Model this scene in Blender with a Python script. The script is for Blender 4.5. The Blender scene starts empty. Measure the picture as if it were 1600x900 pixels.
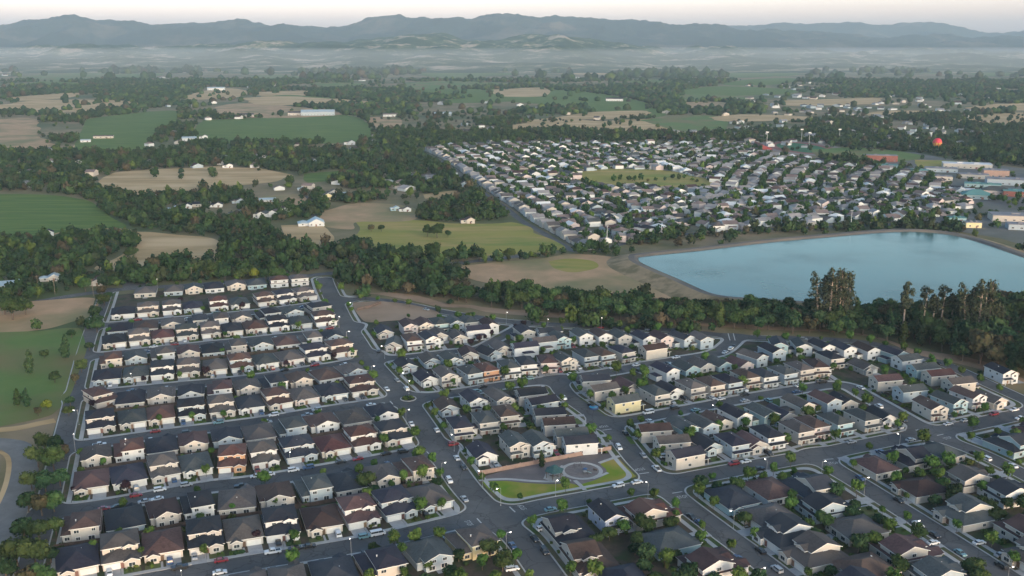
import bpy, bmesh, math, random
import numpy as np
from mathutils import Vector, noise
S = bpy.context.scene
COL = S.collection
R = math.radians
rnd = random.Random(11)
nr = np.random.RandomState(5)

# ------------------------------------------------------------------ camera
CAMH = 170.0; PITCH = R(13.9); FPX = 1600*35.0/36.0
cam = bpy.data.cameras.new("camera"); cam.lens = 35; cam.sensor_width = 36
cam.clip_start = 1; cam.clip_end = 90000
cob = bpy.data.objects.new("camera", cam); COL.objects.link(cob)
cob.location = (0, 0, CAMH); cob.rotation_euler = (math.pi/2-PITCH, 0, 0); S.camera = cob
S.render.resolution_x = 1024; S.render.resolution_y = 576
# ------------------------------------------------------------------ sky, sun, exposure
SUN_EL = R(14); SUN_AZ = R(150)          # azimuth clockwise from +Y (camera forward): behind, a little right
W = bpy.data.worlds.new("World"); S.world = W; W.use_nodes = True
nt = W.node_tree; bg = nt.nodes["Background"]
sky = nt.nodes.new("ShaderNodeTexSky"); sky.sky_type = 'NISHITA'; sky.sun_disc = False
sky.sun_elevation = SUN_EL; sky.sun_rotation = SUN_AZ; sky.altitude = 100; sky.air_density = 1.0; sky.dust_density = 2.5; sky.ozone_density = 1.6
tint = nt.nodes.new("ShaderNodeMix"); tint.data_type = 'RGBA'; tint.blend_type = 'MULTIPLY'
geo = nt.nodes.new("ShaderNodeTexCoord"); sep = nt.nodes.new("ShaderNodeSeparateXYZ")
rmp = nt.nodes.new("ShaderNodeValToRGB")
nt.links.new(geo.outputs['Generated'], sep.inputs[0]); nt.links.new(sep.outputs['Z'], rmp.inputs[0])
rmp.color_ramp.elements[0].position = 0.0; rmp.color_ramp.elements[0].color = (2.9, 2.2, 2.8, 1)
rmp.color_ramp.elements[1].position = 0.30; rmp.color_ramp.elements[1].color = (0.88, 0.98, 1.0, 1)
e = rmp.color_ramp.elements.new(0.07); e.color = (2.05, 1.9, 2.15, 1)
e3 = rmp.color_ramp.elements.new(0.17); e3.color = (1.30, 1.36, 1.22, 1)
tint.inputs['Factor'].default_value = 1.0
nt.links.new(sky.outputs[0], tint.inputs[6]); nt.links.new(rmp.outputs[0], tint.inputs[7]); nt.links.new(tint.outputs[2], bg.inputs[0])
bg.inputs[1].default_value = 0.11
sl = bpy.data.lights.new("sun", 'SUN'); sl.energy = 0.5; sl.angle = R(34); sl.color = (1.0, 0.93, 0.91)
so = bpy.data.objects.new("sun", sl); COL.objects.link(so)
sd = Vector((math.sin(SUN_AZ)*math.cos(SUN_EL), math.cos(SUN_AZ)*math.cos(SUN_EL), math.sin(SUN_EL)))
so.rotation_euler = (-sd).to_track_quat('-Z', 'Y').to_euler(); so.location = (0, 0, 500)
vs = S.view_settings; vs.view_transform = 'Standard'; vs.look = 'None'; vs.gamma = 1.0; vs.exposure = 1.34; vs.use_curve_mapping = False
S.render.engine = 'CYCLES'
cy = S.cycles; cy.max_bounces = 4; cy.diffuse_bounces = 2; cy.glossy_bounces = 2; cy.transparent_max_bounces = 8; cy.volume_bounces = 0
cy.use_denoising = True
try: cy.denoiser = 'OPENIMAGEDENOISE'
except Exception: pass
cy.sample_clamp_indirect = 4

# ------------------------------------------------------------------ projection helpers (photograph pixels, 1600 x 900)
cP, sP = math.cos(PITCH), math.sin(PITCH)
def G(px, py, z=0.0):
    """world point at height z seen at pixel (px,py)"""
    a = px-800; b = 450-py
    dx, dy, dz = a, FPX*cP+b*sP, -FPX*sP+b*cP
    t = (z-CAMH)/dz
    return Vector((dx*t, dy*t, z))
def PX(x, y, z=0.0):
    dz = z-CAMH; f = y*cP-dz*sP; u = y*sP+dz*cP
    return 800+FPX*x/f, 450-FPX*u/f
def GN(pts, z=0.0): return [G(p[0], p[1], z).to_2d() for p in pts]
def arrPX(x, y, z):
    dz = z-CAMH; f = y*cP-dz*sP; u = y*sP+dz*cP
    return 800+FPX*x/f, 450-FPX*u/f
def inpoly(x, y, poly):
    x = np.asarray(x); y = np.asarray(y); c = np.zeros(x.shape, bool); n = len(poly)
    for i in range(n):
        x1, y1 = poly[i]; x2, y2 = poly[(i+1) % n]
        if y1 == y2: continue
        c ^= ((y1 > y) != (y2 > y)) & (x < (x2-x1)*(y-y1)/(y2-y1)+x1)
    return c
def dist_line(X, Y, pts):
    d = np.full(np.shape(X), 1e9)
    for a, b in zip(pts[:-1], pts[1:]):
        dx, dy = b[0]-a[0], b[1]-a[1]; L = dx*dx+dy*dy+1e-9
        t = np.clip(((X-a[0])*dx+(Y-a[1])*dy)/L, 0, 1)
        d = np.minimum(d, np.hypot(X-a[0]-t*dx, Y-a[1]-t*dy))
    return d

# ------------------------------------------------------------------ materials
def nodes(m):
    m.use_nodes = True; return m.node_tree, m.node_tree.nodes["Principled BSDF"]
def rgb(c): return (c[0], c[1], c[2], 1)
MATS = {}
def mat(name, col, rough=0.8, var=0.0, nscale=1.0, col2=None, metallic=0.0, objvar=0.0, nscale2=None, col3=None, bump=0.0, spec=0.3, stretch=None, lo=0.35, hi=0.65):
    """procedural surface: base colour broken up by noise (object/world coordinates) and a per-object value shift"""
    if name in MATS: return MATS[name]
    m = bpy.data.materials.new(name); t, b = nodes(m); N, L = t.nodes, t.links
    b.inputs['Roughness'].default_value = rough; b.inputs['Metallic'].default_value = metallic
    b.inputs['Specular IOR Level'].default_value = spec
    g = N.new("ShaderNodeNewGeometry"); src = g.outputs['Position']
    if stretch:
        mp = N.new("ShaderNodeMapping"); mp.inputs['Rotation'].default_value = (0, 0, stretch[0]); mp.inputs['Scale'].default_value = stretch[1]
        L.new(src, mp.inputs[0]); src = mp.outputs[0]
    n1 = N.new("ShaderNodeTexNoise"); n1.inputs['Scale'].default_value = nscale; n1.inputs['Detail'].default_value = 6; n1.inputs['Roughness'].default_value = 0.65
    L.new(src, n1.inputs['Vector'])
    cr = N.new("ShaderNodeValToRGB"); c2 = col2 or tuple(v*(1-var) for v in col); c1 = col if col2 else tuple(min(1, v*(1+var)) for v in col)
    cr.color_ramp.elements[0].position = lo; cr.color_ramp.elements[0].color = rgb(c1)
    cr.color_ramp.elements[1].position = hi; cr.color_ramp.elements[1].color = rgb(c2)
    L.new(n1.outputs[0], cr.inputs[0]); out = cr.outputs[0]
    if col3:
        n2 = N.new("ShaderNodeTexNoise"); n2.inputs['Scale'].default_value = nscale2 or nscale*0.2; n2.inputs['Detail'].default_value = 4
        L.new(src, n2.inputs['Vector']); r2 = N.new("ShaderNodeValToRGB")
        r2.color_ramp.elements[0].position = 0.45; r2.color_ramp.elements[0].color = (0, 0, 0, 1); r2.color_ramp.elements[1].position = 0.62
        L.new(n2.outputs[0], r2.inputs[0]); mx = N.new("ShaderNodeMix"); mx.data_type = 'RGBA'
        L.new(r2.outputs[0], mx.inputs[0]); L.new(out, mx.inputs[6]); mx.inputs[7].default_value = rgb(col3); out = mx.outputs[2]
    if objvar:
        oi = N.new("ShaderNodeObjectInfo"); mr = N.new("ShaderNodeMapRange"); mr.inputs['To Min'].default_value = 1-objvar; mr.inputs['To Max'].default_value = 1+objvar
        L.new(oi.outputs['Random'], mr.inputs[0]); hs = N.new("ShaderNodeHueSaturation"); L.new(mr.outputs[0], hs.inputs['Value'])
        m2 = N.new("ShaderNodeMapRange"); m2.inputs['To Min'].default_value = 0.5-objvar*0.08; m2.inputs['To Max'].default_value = 0.5+objvar*0.08
        ml = N.new("ShaderNodeMath"); ml.operation = 'FRACT'; mm = N.new("ShaderNodeMath"); mm.operation = 'MULTIPLY'; mm.inputs[1].default_value = 7.31
        L.new(oi.outputs['Random'], mm.inputs[0]); L.new(mm.outputs[0], ml.inputs[0]); L.new(ml.outputs[0], m2.inputs[0]); L.new(m2.outputs[0], hs.inputs['Hue'])
        L.new(out, hs.inputs['Color']); out = hs.outputs[0]
    L.new(out, b.inputs['Base Color'])
    if bump:
        bp = N.new("ShaderNodeBump"); bp.inputs['Strength'].default_value = bump; bp.inputs['Distance'].default_value = 0.3
        L.new(n1.outputs[0], bp.inputs['Height']); L.new(bp.outputs[0], b.inputs['Normal'])
    MATS[name] = m; return m
def foliage(name, c1, c2, objvar=0.3, nscale=0.35, attr=False):
    m = mat(name, c1, rough=0.95, nscale=nscale, col2=c2, objvar=0 if attr else objvar, spec=0.1)
    if attr:   # crown colour of each tree, stored on its faces
        t = m.node_tree; N, L = t.nodes, t.links; b = N["Principled BSDF"]; src = b.inputs['Base Color'].links[0].from_socket
        at = N.new("ShaderNodeAttribute"); at.attribute_name = "kindcol"; mx = N.new("ShaderNodeMix"); mx.data_type = 'RGBA'; mx.blend_type = 'MULTIPLY'; mx.inputs[0].default_value = 1
        L.new(src, mx.inputs[6]); L.new(at.outputs['Color'], mx.inputs[7]); L.new(mx.outputs[2], b.inputs['Base Color'])
    return m

ROOF = {'k': mat('shingle_navy', (0.020, 0.023, 0.036), 0.85, 0.3, 1.2, objvar=0.4, col3=(0.032, 0.034, 0.046), nscale2=0.12),
        'b': mat('shingle_brown', (0.062, 0.038, 0.036), 0.85, 0.3, 1.2, objvar=0.4, col3=(0.085, 0.055, 0.050), nscale2=0.12),
        'r': mat('shingle_red_brown', (0.085, 0.040, 0.036), 0.85, 0.25, 1.2, objvar=0.2, col3=(0.105, 0.060, 0.052), nscale2=0.12),
        'g': mat('shingle_slate', (0.052, 0.062, 0.066), 0.85, 0.25, 1.2, objvar=0.2, col3=(0.075, 0.082, 0.084), nscale2=0.12),
        't': mat('shingle_taupe', (0.084, 0.074, 0.072), 0.85, 0.25, 1.2, objvar=0.2, col3=(0.11, 0.096, 0.092), nscale2=0.12)}
ROOFN = {'k': 'navy-black', 'b': 'dark brown', 'r': 'reddish-brown', 'g': 'slate-grey', 't': 'taupe'}
WC = {'w': (0.57, 0.58, 0.59), 'c': (0.50, 0.455, 0.41), 'y': (0.62, 0.55, 0.34), 's': (0.34, 0.40, 0.45), 'p': (0.54, 0.46, 0.45), 'o': (0.52, 0.30, 0.18), 'e': (0.42, 0.40, 0.38), 'q': (0.30, 0.42, 0.46), 'l': (0.38, 0.42, 0.52)}
WALLN = {'w': 'white', 'c': 'cream', 'y': 'yellow', 's': 'blue-grey', 'p': 'pale pink', 'o': 'tan orange', 'e': 'beige', 'q': 'teal-grey', 'l': 'lavender-grey'}
WALL = {k: mat('stucco_'+WALLN[k].replace(' ', '_'), v, 0.9, 0.05, 0.6, objvar=0.07) for k, v in WC.items()}
M_trim = mat('white_trim', (0.68, 0.68, 0.67), 0.6, 0.04)
M_glass = mat('window_glass', (0.03, 0.04, 0.05), 0.12, 0.2, 0.5, spec=0.6)
M_garage = mat('garage_paint', (0.60, 0.60, 0.59), 0.6, 0.05, objvar=0.12)
M_door = mat('door_paint', (0.16, 0.09, 0.07), 0.6, 0.1, objvar=0.5)
M_asph = mat('asphalt', (0.100, 0.099, 0.101), 0.9, nscale=0.35, col2=(0.12, 0.118, 0.118), col3=(0.082, 0.083, 0.088), nscale2=0.03)
t = M_asph.node_tree; N, L = t.nodes, t.links; b = N["Principled BSDF"]; src = b.inputs['Base Color'].links[0].from_socket
g = N.new("ShaderNodeNewGeometry"); vo = N.new("ShaderNodeTexVoronoi"); vo.feature = 'DISTANCE_TO_EDGE'; vo.inputs['Scale'].default_value = 0.11; nz = N.new("ShaderNodeTexNoise"); nz.inputs['Scale'].default_value = 0.5; nz.inputs['Detail'].default_value = 4
va = N.new("ShaderNodeMix"); va.data_type = 'RGBA'; va.blend_type = 'LINEAR_LIGHT'; va.inputs[0].default_value = 2.0; L.new(g.outputs['Position'], va.inputs[6]); L.new(g.outputs['Position'], nz.inputs['Vector']); L.new(nz.outputs['Color'], va.inputs[7]); L.new(va.outputs[2], vo.inputs['Vector'])
mr = N.new("ShaderNodeMapRange"); mr.inputs['From Min'].default_value = 0.004; mr.inputs['From Max'].default_value = 0.02; mr.inputs['To Min'].default_value = 0.62; mr.inputs['To Max'].default_value = 1.0; L.new(vo.outputs['Distance'], mr.inputs[0])
vp = N.new("ShaderNodeTexVoronoi"); vp.inputs['Scale'].default_value = 0.045; L.new(g.outputs['Position'], vp.inputs['Vector']); m3 = N.new("ShaderNodeMapRange"); m3.inputs['To Min'].default_value = 0.86; m3.inputs['To Max'].default_value = 1.12
sx = N.new("ShaderNodeSeparateColor"); L.new(vp.outputs['Color'], sx.inputs[0]); L.new(sx.outputs[0], m3.inputs[0]); mm = N.new("ShaderNodeMath"); mm.operation = 'MULTIPLY'; L.new(mr.outputs[0], mm.inputs[0]); L.new(m3.outputs[0], mm.inputs[1])
mc = N.new("ShaderNodeMix"); mc.data_type = 'RGBA'; mc.blend_type = 'MULTIPLY'; mc.inputs[0].default_value = 1; L.new(src, mc.inputs[6]); L.new(mm.outputs[0], mc.inputs[7]); L.new(mc.outputs[2], b.inputs['Base Color'])
M_conc = mat('concrete', (0.42, 0.41, 0.40), 0.9, nscale=0.5, col2=(0.34, 0.335, 0.33), col3=(0.46, 0.45, 0.43), nscale2=0.08)
M_drive = mat('driveway_concrete', (0.40, 0.40, 0.405), 0.9, nscale=0.3, col2=(0.30, 0.30, 0.31))
M_paint = mat('road_paint', (0.62, 0.62, 0.60), 0.8, nscale=3, col2=(0.35, 0.35, 0.34))
M_yard = mat('yard_soil', (0.055, 0.045, 0.035), 1.0, nscale=0.25, col2=(0.10, 0.075, 0.055), col3=(0.035, 0.055, 0.022), nscale2=0.12)
M_lawn = mat('lawn_grass', (0.050, 0.105, 0.020), 1.0, nscale=0.4, col2=(0.085, 0.135, 0.03), col3=(0.11, 0.115, 0.05), nscale2=0.07)
M_parkgrass = mat('park_grass', (0.135, 0.225, 0.014), 1.0, nscale=0.12, col2=(0.20, 0.24, 0.022), col3=(0.33, 0.25, 0.06), nscale2=0.05)
M_verge = mat('verge_soil', (0.14, 0.10, 0.075), 1.0, nscale=0.3, col2=(0.07, 0.085, 0.035), col3=(0.05, 0.085, 0.022), nscale2=0.1)
M_dirt = mat('dirt_lot', (0.31, 0.20, 0.135), 1.0, nscale=0.06, col2=(0.21, 0.15, 0.095), col3=(0.37, 0.25, 0.17), nscale2=0.02)
M_bark = mat('bark', (0.10, 0.075, 0.06), 0.95, 0.3, 2)
M_palebark = mat('pale_bark', (0.34, 0.27, 0.22), 0.95, 0.3, 0.6)
M_wood = mat('fence_wood', (0.11, 0.080, 0.065), 0.9, 0.25, 0.6, objvar=0.2)
M_metal = mat('galvanised_metal', (0.42, 0.43, 0.44), 0.5, 0.05, metallic=0.3)
M_black = mat('tyre_rubber', (0.02, 0.02, 0.02), 0.8, 0.1)
def emis(name, col, s):
    m = bpy.data.materials.new(name); t, b = nodes(m); b.inputs['Base Color'].default_value = rgb(col)
    b.inputs['Emission Color'].default_value = rgb(col); b.inputs['Emission Strength'].default_value = s
    m.cycles.emission_sampling = 'NONE'; return m

# ------------------------------------------------------------------ mesh helpers
class MB:
    def __init__(s): s.v = []; s.f = []; s.m = []
    def quad(s, pts, mi=0):
        i = len(s.v); s.v += [tuple(p) for p in pts]; s.f.append(tuple(range(i, i+len(pts)))); s.m.append(mi)
    def box(s, x0, x1, y0, y1, z0, z1, mi=0, T=None):
        P = [(x0,y0,z0),(x1,y0,z0),(x1,y1,z0),(x0,y1,z0),(x0,y0,z1),(x1,y0,z1),(x1,y1,z1),(x0,y1,z1)]
        if T: P = [T(p) for p in P]
        i = len(s.v); s.v += P
        for f in ((0,3,2,1),(4,5,6,7),(0,1,5,4),(1,2,6,5),(2,3,7,6),(3,0,4,7)): s.f.append(tuple(i+k for k in f)); s.m.append(mi)
    def prism(s, prof, a0, a1, axis='y', mi=0, capmi=None, edgemi=None):
        """prof: 2-D closed profile (u,z), counter-clockwise; extruded along axis"""
        n = len(prof); i = len(s.v)
        for a in (a0, a1):
            for u, z in prof: s.v.append((u, a, z) if axis == 'y' else (a, u, z))
        for k in range(n):
            j = (k+1) % n
            s.f.append((i+k, i+j, i+n+j, i+n+k)); s.m.append(edgemi[k] if edgemi else mi)
        c = mi if capmi is None else capmi
        s.f.append(tuple(range(i+n-1, i-1, -1))); s.m.append(c); s.f.append(tuple(range(i+n, i+2*n))); s.m.append(c)
    def tube(s, p0, p1, r0, r1, n=6, mi=0):
        p0 = Vector(p0); p1 = Vector(p1); d = (p1-p0).normalized(); a = d.orthogonal().normalized(); b = d.cross(a); i = len(s.v)
        for p, r in ((p0, r0), (p1, r1)):
            for k in range(n):
                t = 2*math.pi*k/n; s.v.append(tuple(p+(a*math.cos(t)+b*math.sin(t))*r))
        for k in range(n): j = (k+1) % n; s.f.append((i+k, i+j, i+n+j, i+n+k)); s.m.append(mi)
        s.f.append(tuple(range(i+n-1, i-1, -1))); s.m.append(mi); s.f.append(tuple(range(i+n, i+2*n))); s.m.append(mi)
    def lathe(s, prof, n=12, mi=0, c=(0, 0)):
        i = len(s.v)
        for r, z in prof:
            for k in range(n): t = 2*math.pi*k/n; s.v.append((c[0]+r*math.cos(t), c[1]+r*math.sin(t), z))
        for q in range(len(prof)-1):
            for k in range(n):
                j = (k+1) % n; s.f.append((i+q*n+k, i+q*n+j, i+(q+1)*n+j, i+(q+1)*n+k)); s.m.append(mi if not callable(mi) else mi(q, k))
    def mesh(s, name, mats, smooth=False):
        me = bpy.data.meshes.new(name); me.from_pydata(s.v, [], s.f)
        for m in mats: me.materials.append(m)
        if s.m: me.polygons.foreach_set('material_index', s.m)
        if smooth: me.polygons.foreach_set('use_smooth', [True]*len(s.f))
        bm = bmesh.new(); bm.from_mesh(me); bmesh.ops.recalc_face_normals(bm, faces=bm.faces); bm.to_mesh(me); bm.free()
        me.update(); return me
    def rawmesh(s, name, mats):
        me = bpy.data.meshes.new(name); me.from_pydata(s.v, [], s.f)
        for m in mats: me.materials.append(m)
        if s.m: me.polygons.foreach_set('material_index', s.m)
        me.update(); return me
def obj(name, me, parent=None, loc=None):
    o = bpy.data.objects.new(name, me); COL.objects.link(o)
    if parent is not None: o.parent = parent
    if loc is not None: o.location = loc
    return o
def tag(o, label=None, cat=None, group=None, kind=None):
    if label: o['label'] = label
    if cat: o['category'] = cat
    if group: o['group'] = group
    if kind: o['kind'] = kind
    return o
def root(name, loc, rz=0.0, label=None, cat=None, group=None):
    o = bpy.data.objects.new(name, None); COL.objects.link(o); o.location = loc; o.rotation_euler = (0, 0, rz); o.empty_display_size = 1
    return tag(o, label, cat, group)
def setting(name, mb, mats, kind='structure', label=None):
    o = obj(name, mb.rawmesh(name, mats)); tag(o, label, None, None, kind); return o
ORD = ['first','second','third','fourth','fifth','sixth','seventh','eighth','ninth','tenth','eleventh','twelfth','thirteenth','fourteenth','fifteenth','sixteenth','seventeenth','eighteenth','nineteenth','twentieth']
TENS = {20:'twenty',30:'thirty',40:'forty',50:'fifty',60:'sixty',70:'seventy',80:'eighty',90:'ninety'}
def ordn(i):
    n = i+1
    if n <= 20: return ORD[i]
    if n < 100:
        t = n//10*10; return {20:'twentieth',30:'thirtieth',40:'fortieth',50:'fiftieth',60:'sixtieth',70:'seventieth',80:'eightieth',90:'ninetieth'}[t] if n == t else TENS[t]+'-'+ORD[n-t-1]
    return 'hundred-and-'+ordn(n-101) if n > 100 else 'hundredth'

# flat polygon sheets
from mathutils.geometry import tessellate_polygon
def sheet(mb, pts, z, mi=0):
    P = [Vector((p[0], p[1], z)) for p in pts]
    for t in tessellate_polygon([P]):
        q = [P[i] for i in t]
        if (q[1]-q[0]).cross(q[2]-q[0]).z < 0: q.reverse()
        mb.quad(q, mi)
def ribbon(mb, pts, w, z, mi=0):
    P = [Vector((p[0], p[1])) for p in pts]; L = []; Rr = []
    for i, p in enumerate(P):
        d = (P[min(i+1, len(P)-1)]-P[max(i-1, 0)]).normalized(); n = Vector((-d.y, d.x)); L.append(p+n*w/2); Rr.append(p-n*w/2)
    for i in range(len(P)-1):
        mb.quad([(Rr[i].x, Rr[i].y, z), (Rr[i+1].x, Rr[i+1].y, z), (L[i+1].x, L[i+1].y, z), (L[i].x, L[i].y, z)], mi)
def smooth(pts, k=6):
    """Catmull-Rom"""
    P = [Vector((p[0], p[1])) for p in pts]; P = [P[0]*2-P[1]]+P+[P[-1]*2-P[-2]]; out = []
    for i in range(1, len(P)-2):
        a, b, c, d = P[i-1:i+3]
        for j in range(k):
            t = j/k; out.append(0.5*((2*b)+(c-a)*t+(2*a-5*b+4*c-d)*t*t+(3*b-a-3*c+d)*t**3))
    out.append(P[-2]); return out
def at_len(P, s):
    for a, b in zip(P[:-1], P[1:]):
        L = (b-a).length
        if s <= L: return a+(b-a)*(s/L), (b-a)/L
        s -= L
    return P[-1], (P[-1]-P[-2]).normalized()
def length(P): return sum((b-a).length for a, b in zip(P[:-1], P[1:]))

# ------------------------------------------------------------------ road network of the near estate (centre lines)
RW = {}
def road(name, pts, w): RW[name] = (smooth(GN(pts), 5), w)
road('central', [(507,436),(512,450),(524,475),(536,500),(555,530),(573,558),(600,590),(625,615),(643,640),(660,665),(683,700),(705,730),(728,762),(757,793),(785,820),(812,842),(838,876),(862,910),(905,970)], 11.5)
road('west', [(168,452),(158,480),(148,505),(138,530),(124,583),(102,673),(86,740),(75,786),(45,892),(25,960)], 8.0)
road('collector', [(60,471),(120,461),(190,452),(300,445),(400,437),(470,432),(505,428),(560,424),(640,416),(700,412),(780,404),(890,390),(1000,373)], 9.0)
LK = {1: [(150,507),(172,504),(280,495),(400,484),(508,470),(525,466)], 2: [(140,553),(280,538),(400,526),(530,512),(545,510)], 3: [(115,614),(136,611),(270,598),(400,585),(560,560),(578,557)],
      4: [(100,693),(122,690),(250,672),(400,653),(492,638),(612,620),(640,616)], 5: [(70,794),(96,790),(180,778),(314,754),(400,744),(520,724),(662,698),(690,693)], 6: [(40,932),(80,925),(220,897),(388,868),(560,840),(700,808),(738,800),(760,794)]}
def offset(P, d):
    out = []
    for i, p in enumerate(P):
        t = (P[min(i+1, len(P)-1)]-P[max(i-1, 0)]).normalized(); out.append(p+Vector((-t.y, t.x))*d)
    return out
KERB = {k: smooth(GN(v), 5) for k, v in LK.items()}
for k in KERB: RW['street%d' % k] = (offset(KERB[k], -5.2), 10.4)
road('perimeter', [(545,470),(565,467),(620,472),(680,485),(740,495),(800,503),(880,508),(960,512),(1050,516),(1140,525),(1200,528),(1260,529),(1340,534),(1400,545),(1440,556),(1490,575),(1540,598),(1600,625),(1690,665)], 9.0)
road('court_lane', [(585,562),(650,556),(700,550),(745,545),(780,528),(822,505)], 7.5)
road('mid_street', [(640,626),(672,620),(740,610),(800,600),(880,592),(960,580),(1000,572),(1050,564),(1115,553),(1140,538),(1150,526)], 10.0)
road('upper_east', [(935,662),(960,660),(1010,652),(1104,634),(1180,620),(1240,610),(1290,602),(1325,604),(1355,620),(1400,645),(1440,668),(1455,680)], 9.5)
road('park_street', [(750,812),(800,802),(860,789),(920,778),(1000,763),(1040,755),(1066,750),(1170,730),(1280,710),(1430,680),(1480,672),(1600,646),(1720,620)], 11.0)
road('cross_road', [(868,592),(884,616),(920,642),(956,670),(980,700),(1000,724),(1030,752),(1060,780),(1120,826),(1190,878),(1250,925)], 10.0)
road('east_road', [(1278,710),(1300,730),(1345,757),(1420,804),(1490,848),(1560,893),(1640,945)], 10.0)
road('far_east_road', [(1448,674),(1485,690),(1540,712),(1600,742),(1700,795)], 9.0)

X0, X1, Y0, Y1, GS = -420.0, 440.0, 250.0, 800.0, 1.0
gx = np.arange(X0, X1+.1, GS); gy = np.arange(Y0, Y1+.1, GS); GX, GY = np.meshgrid(gx, gy)
def smin(a, b, k): h = np.clip(0.5+0.5*(b-a)/k, 0, 1); return b*(1-h)+a*h-k*h*(1-h)
def softfield(names, k):
    f = None
    for n in names:
        P, w = RW[n]; d = np.minimum(dist_line(GX, GY, P), 60)-w/2
        f = d if f is None else smin(f, d, k)
    return f
FALL = softfield(list(RW), 7.0)                        # smooth minimum rounds the kerb returns
MAJ = ['central', 'park_street', 'cross_road', 'east_road', 'perimeter', 'west', 'far_east_road']
FMAJ = softfield(MAJ, 7.0)
pc = G(906, 736).to_2d(); FPARK = None
def polyfield(poly):
    d = dist_line(GX, GY, list(poly)+[poly[0]]); ins = inpoly(GX, GY, [(p[0], p[1]) for p in poly]); return np.where(ins, -d, d)
EST = GN([(172,462),(300,450),(500,437),(520,455),(548,470),(620,476),(740,500),(880,513),(1050,521),(1140,530),(1260,534),(1340,540),(1400,551),(1490,581),(1600,632),(1700,690),(1900,1000),(900,1100),(30,1060),(66,880),(100,740),(118,670),(138,583),(160,505)])
FEST = polyfield(EST)
def sample(F, x, y):
    i = min(max((x-X0)/GS, 0), F.shape[1]-1.001); j = min(max((y-Y0)/GS, 0), F.shape[0]-1.001); i0 = int(i); j0 = int(j); a = i-i0; b = j-j0
    return F[j0,i0]*(1-a)*(1-b)+F[j0,i0+1]*a*(1-b)+F[j0+1,i0]*(1-a)*b+F[j0+1,i0+1]*a*b
def band(mb, cons, z, mi=0, skirt=None):
    """sheet over the cells where every field lies between its limits; boundary cells are clipped; skirt: kerb face down to that height along the first limit"""
    full = np.ones((GX.shape[0]-1, GX.shape[1]-1), bool); part = full.copy()
    for F, lo, hi in cons:
        ok = (F >= lo) & (F <= hi); c4 = [ok[:-1,:-1], ok[:-1,1:], ok[1:,1:], ok[1:,:-1]]
        full &= c4[0] & c4[1] & c4[2] & c4[3]
        mn = np.minimum(np.minimum(F[:-1,:-1], F[:-1,1:]), np.minimum(F[1:,1:], F[1:,:-1])); mxx = np.maximum(np.maximum(F[:-1,:-1], F[:-1,1:]), np.maximum(F[1:,1:], F[1:,:-1]))
        part &= (mxx > lo) & (mn < hi)
    part &= ~full
    for j in range(full.shape[0]):
        row = full[j]
        if row.any():
            d = np.diff(np.concatenate(([0], row.view(np.int8), [0]))); st = np.where(d == 1)[0]; en = np.where(d == -1)[0]
            for a, b in zip(st, en):
                x0, x1, y0, y1 = gx[a], gx[0]+b*GS, gy[j], gy[j]+GS; mb.quad([(x0,y0,z),(x1,y0,z),(x1,y1,z),(x0,y1,z)], mi)
    for j, i in zip(*np.where(part)):
        idx = ((j,i),(j,i+1),(j+1,i+1),(j+1,i)); P = [(GX[q], GY[q]) + tuple(c[0][q] for c in cons) for q in idx]; cut = []
        for k, (F, lo, hi) in enumerate(cons):
            for sgn, lim in ((1, lo), (-1, -hi)):
                if abs(lim) > 1e6 or not P: continue
                out = []
                n = len(P); isnew = []
                for a in range(n):
                    p, q = P[a], P[(a+1) % n]; va = sgn*p[2+k]-lim; vb = sgn*q[2+k]-lim
                    if va >= 0: out.append(p)
                    if (va >= 0) != (vb >= 0):
                        t = va/(va-vb); r = tuple(p[c]+(q[c]-p[c])*t for c in range(len(p))); out.append(r)
                        if k == 0 and sgn == 1: cut.append(r)
                P = out
        if len(P) >= 3: mb.quad([(p[0], p[1], z) for p in P], mi)
        if skirt is not None and len(cut) == 2:
            a, b = cut; mb.quad([(a[0],a[1],skirt),(b[0],b[1],skirt),(b[0],b[1],z),(a[0],a[1],z)], mi)
INF = 1e9
mb = MB(); band(mb, [(FALL, -INF, 0.05)], 0.03); setting('road', mb, [M_asph])
mb = MB()
band(mb, [(FALL, 0.0, 1.75), (FEST, -INF, 6.5), (FMAJ, 4.5, INF)], 0.15, skirt=0.0)
band(mb, [(FALL, 0.0, 0.55), (FEST, -INF, 9.5), (FMAJ, -INF, 4.5)], 0.15, skirt=0.0)
band(mb, [(FMAJ, 2.5, 4.3), (FALL, 0.56, INF), (FEST, -INF, 9.5)], 0.154, skirt=0.0)
setting('sidewalk', mb, [M_conc])
mb = MB(); band(mb, [(FMAJ, 0.54, 2.52), (FALL, 0.54, INF), (FEST, -INF, 9.0)], 0.14); setting('verge_ground', mb, [M_verge])
mb = MB(); band(mb, [(FALL, 0.5, INF), (FEST, -INF, 0.0)], 0.12); setting('yard_ground', mb, [M_yard])

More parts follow.
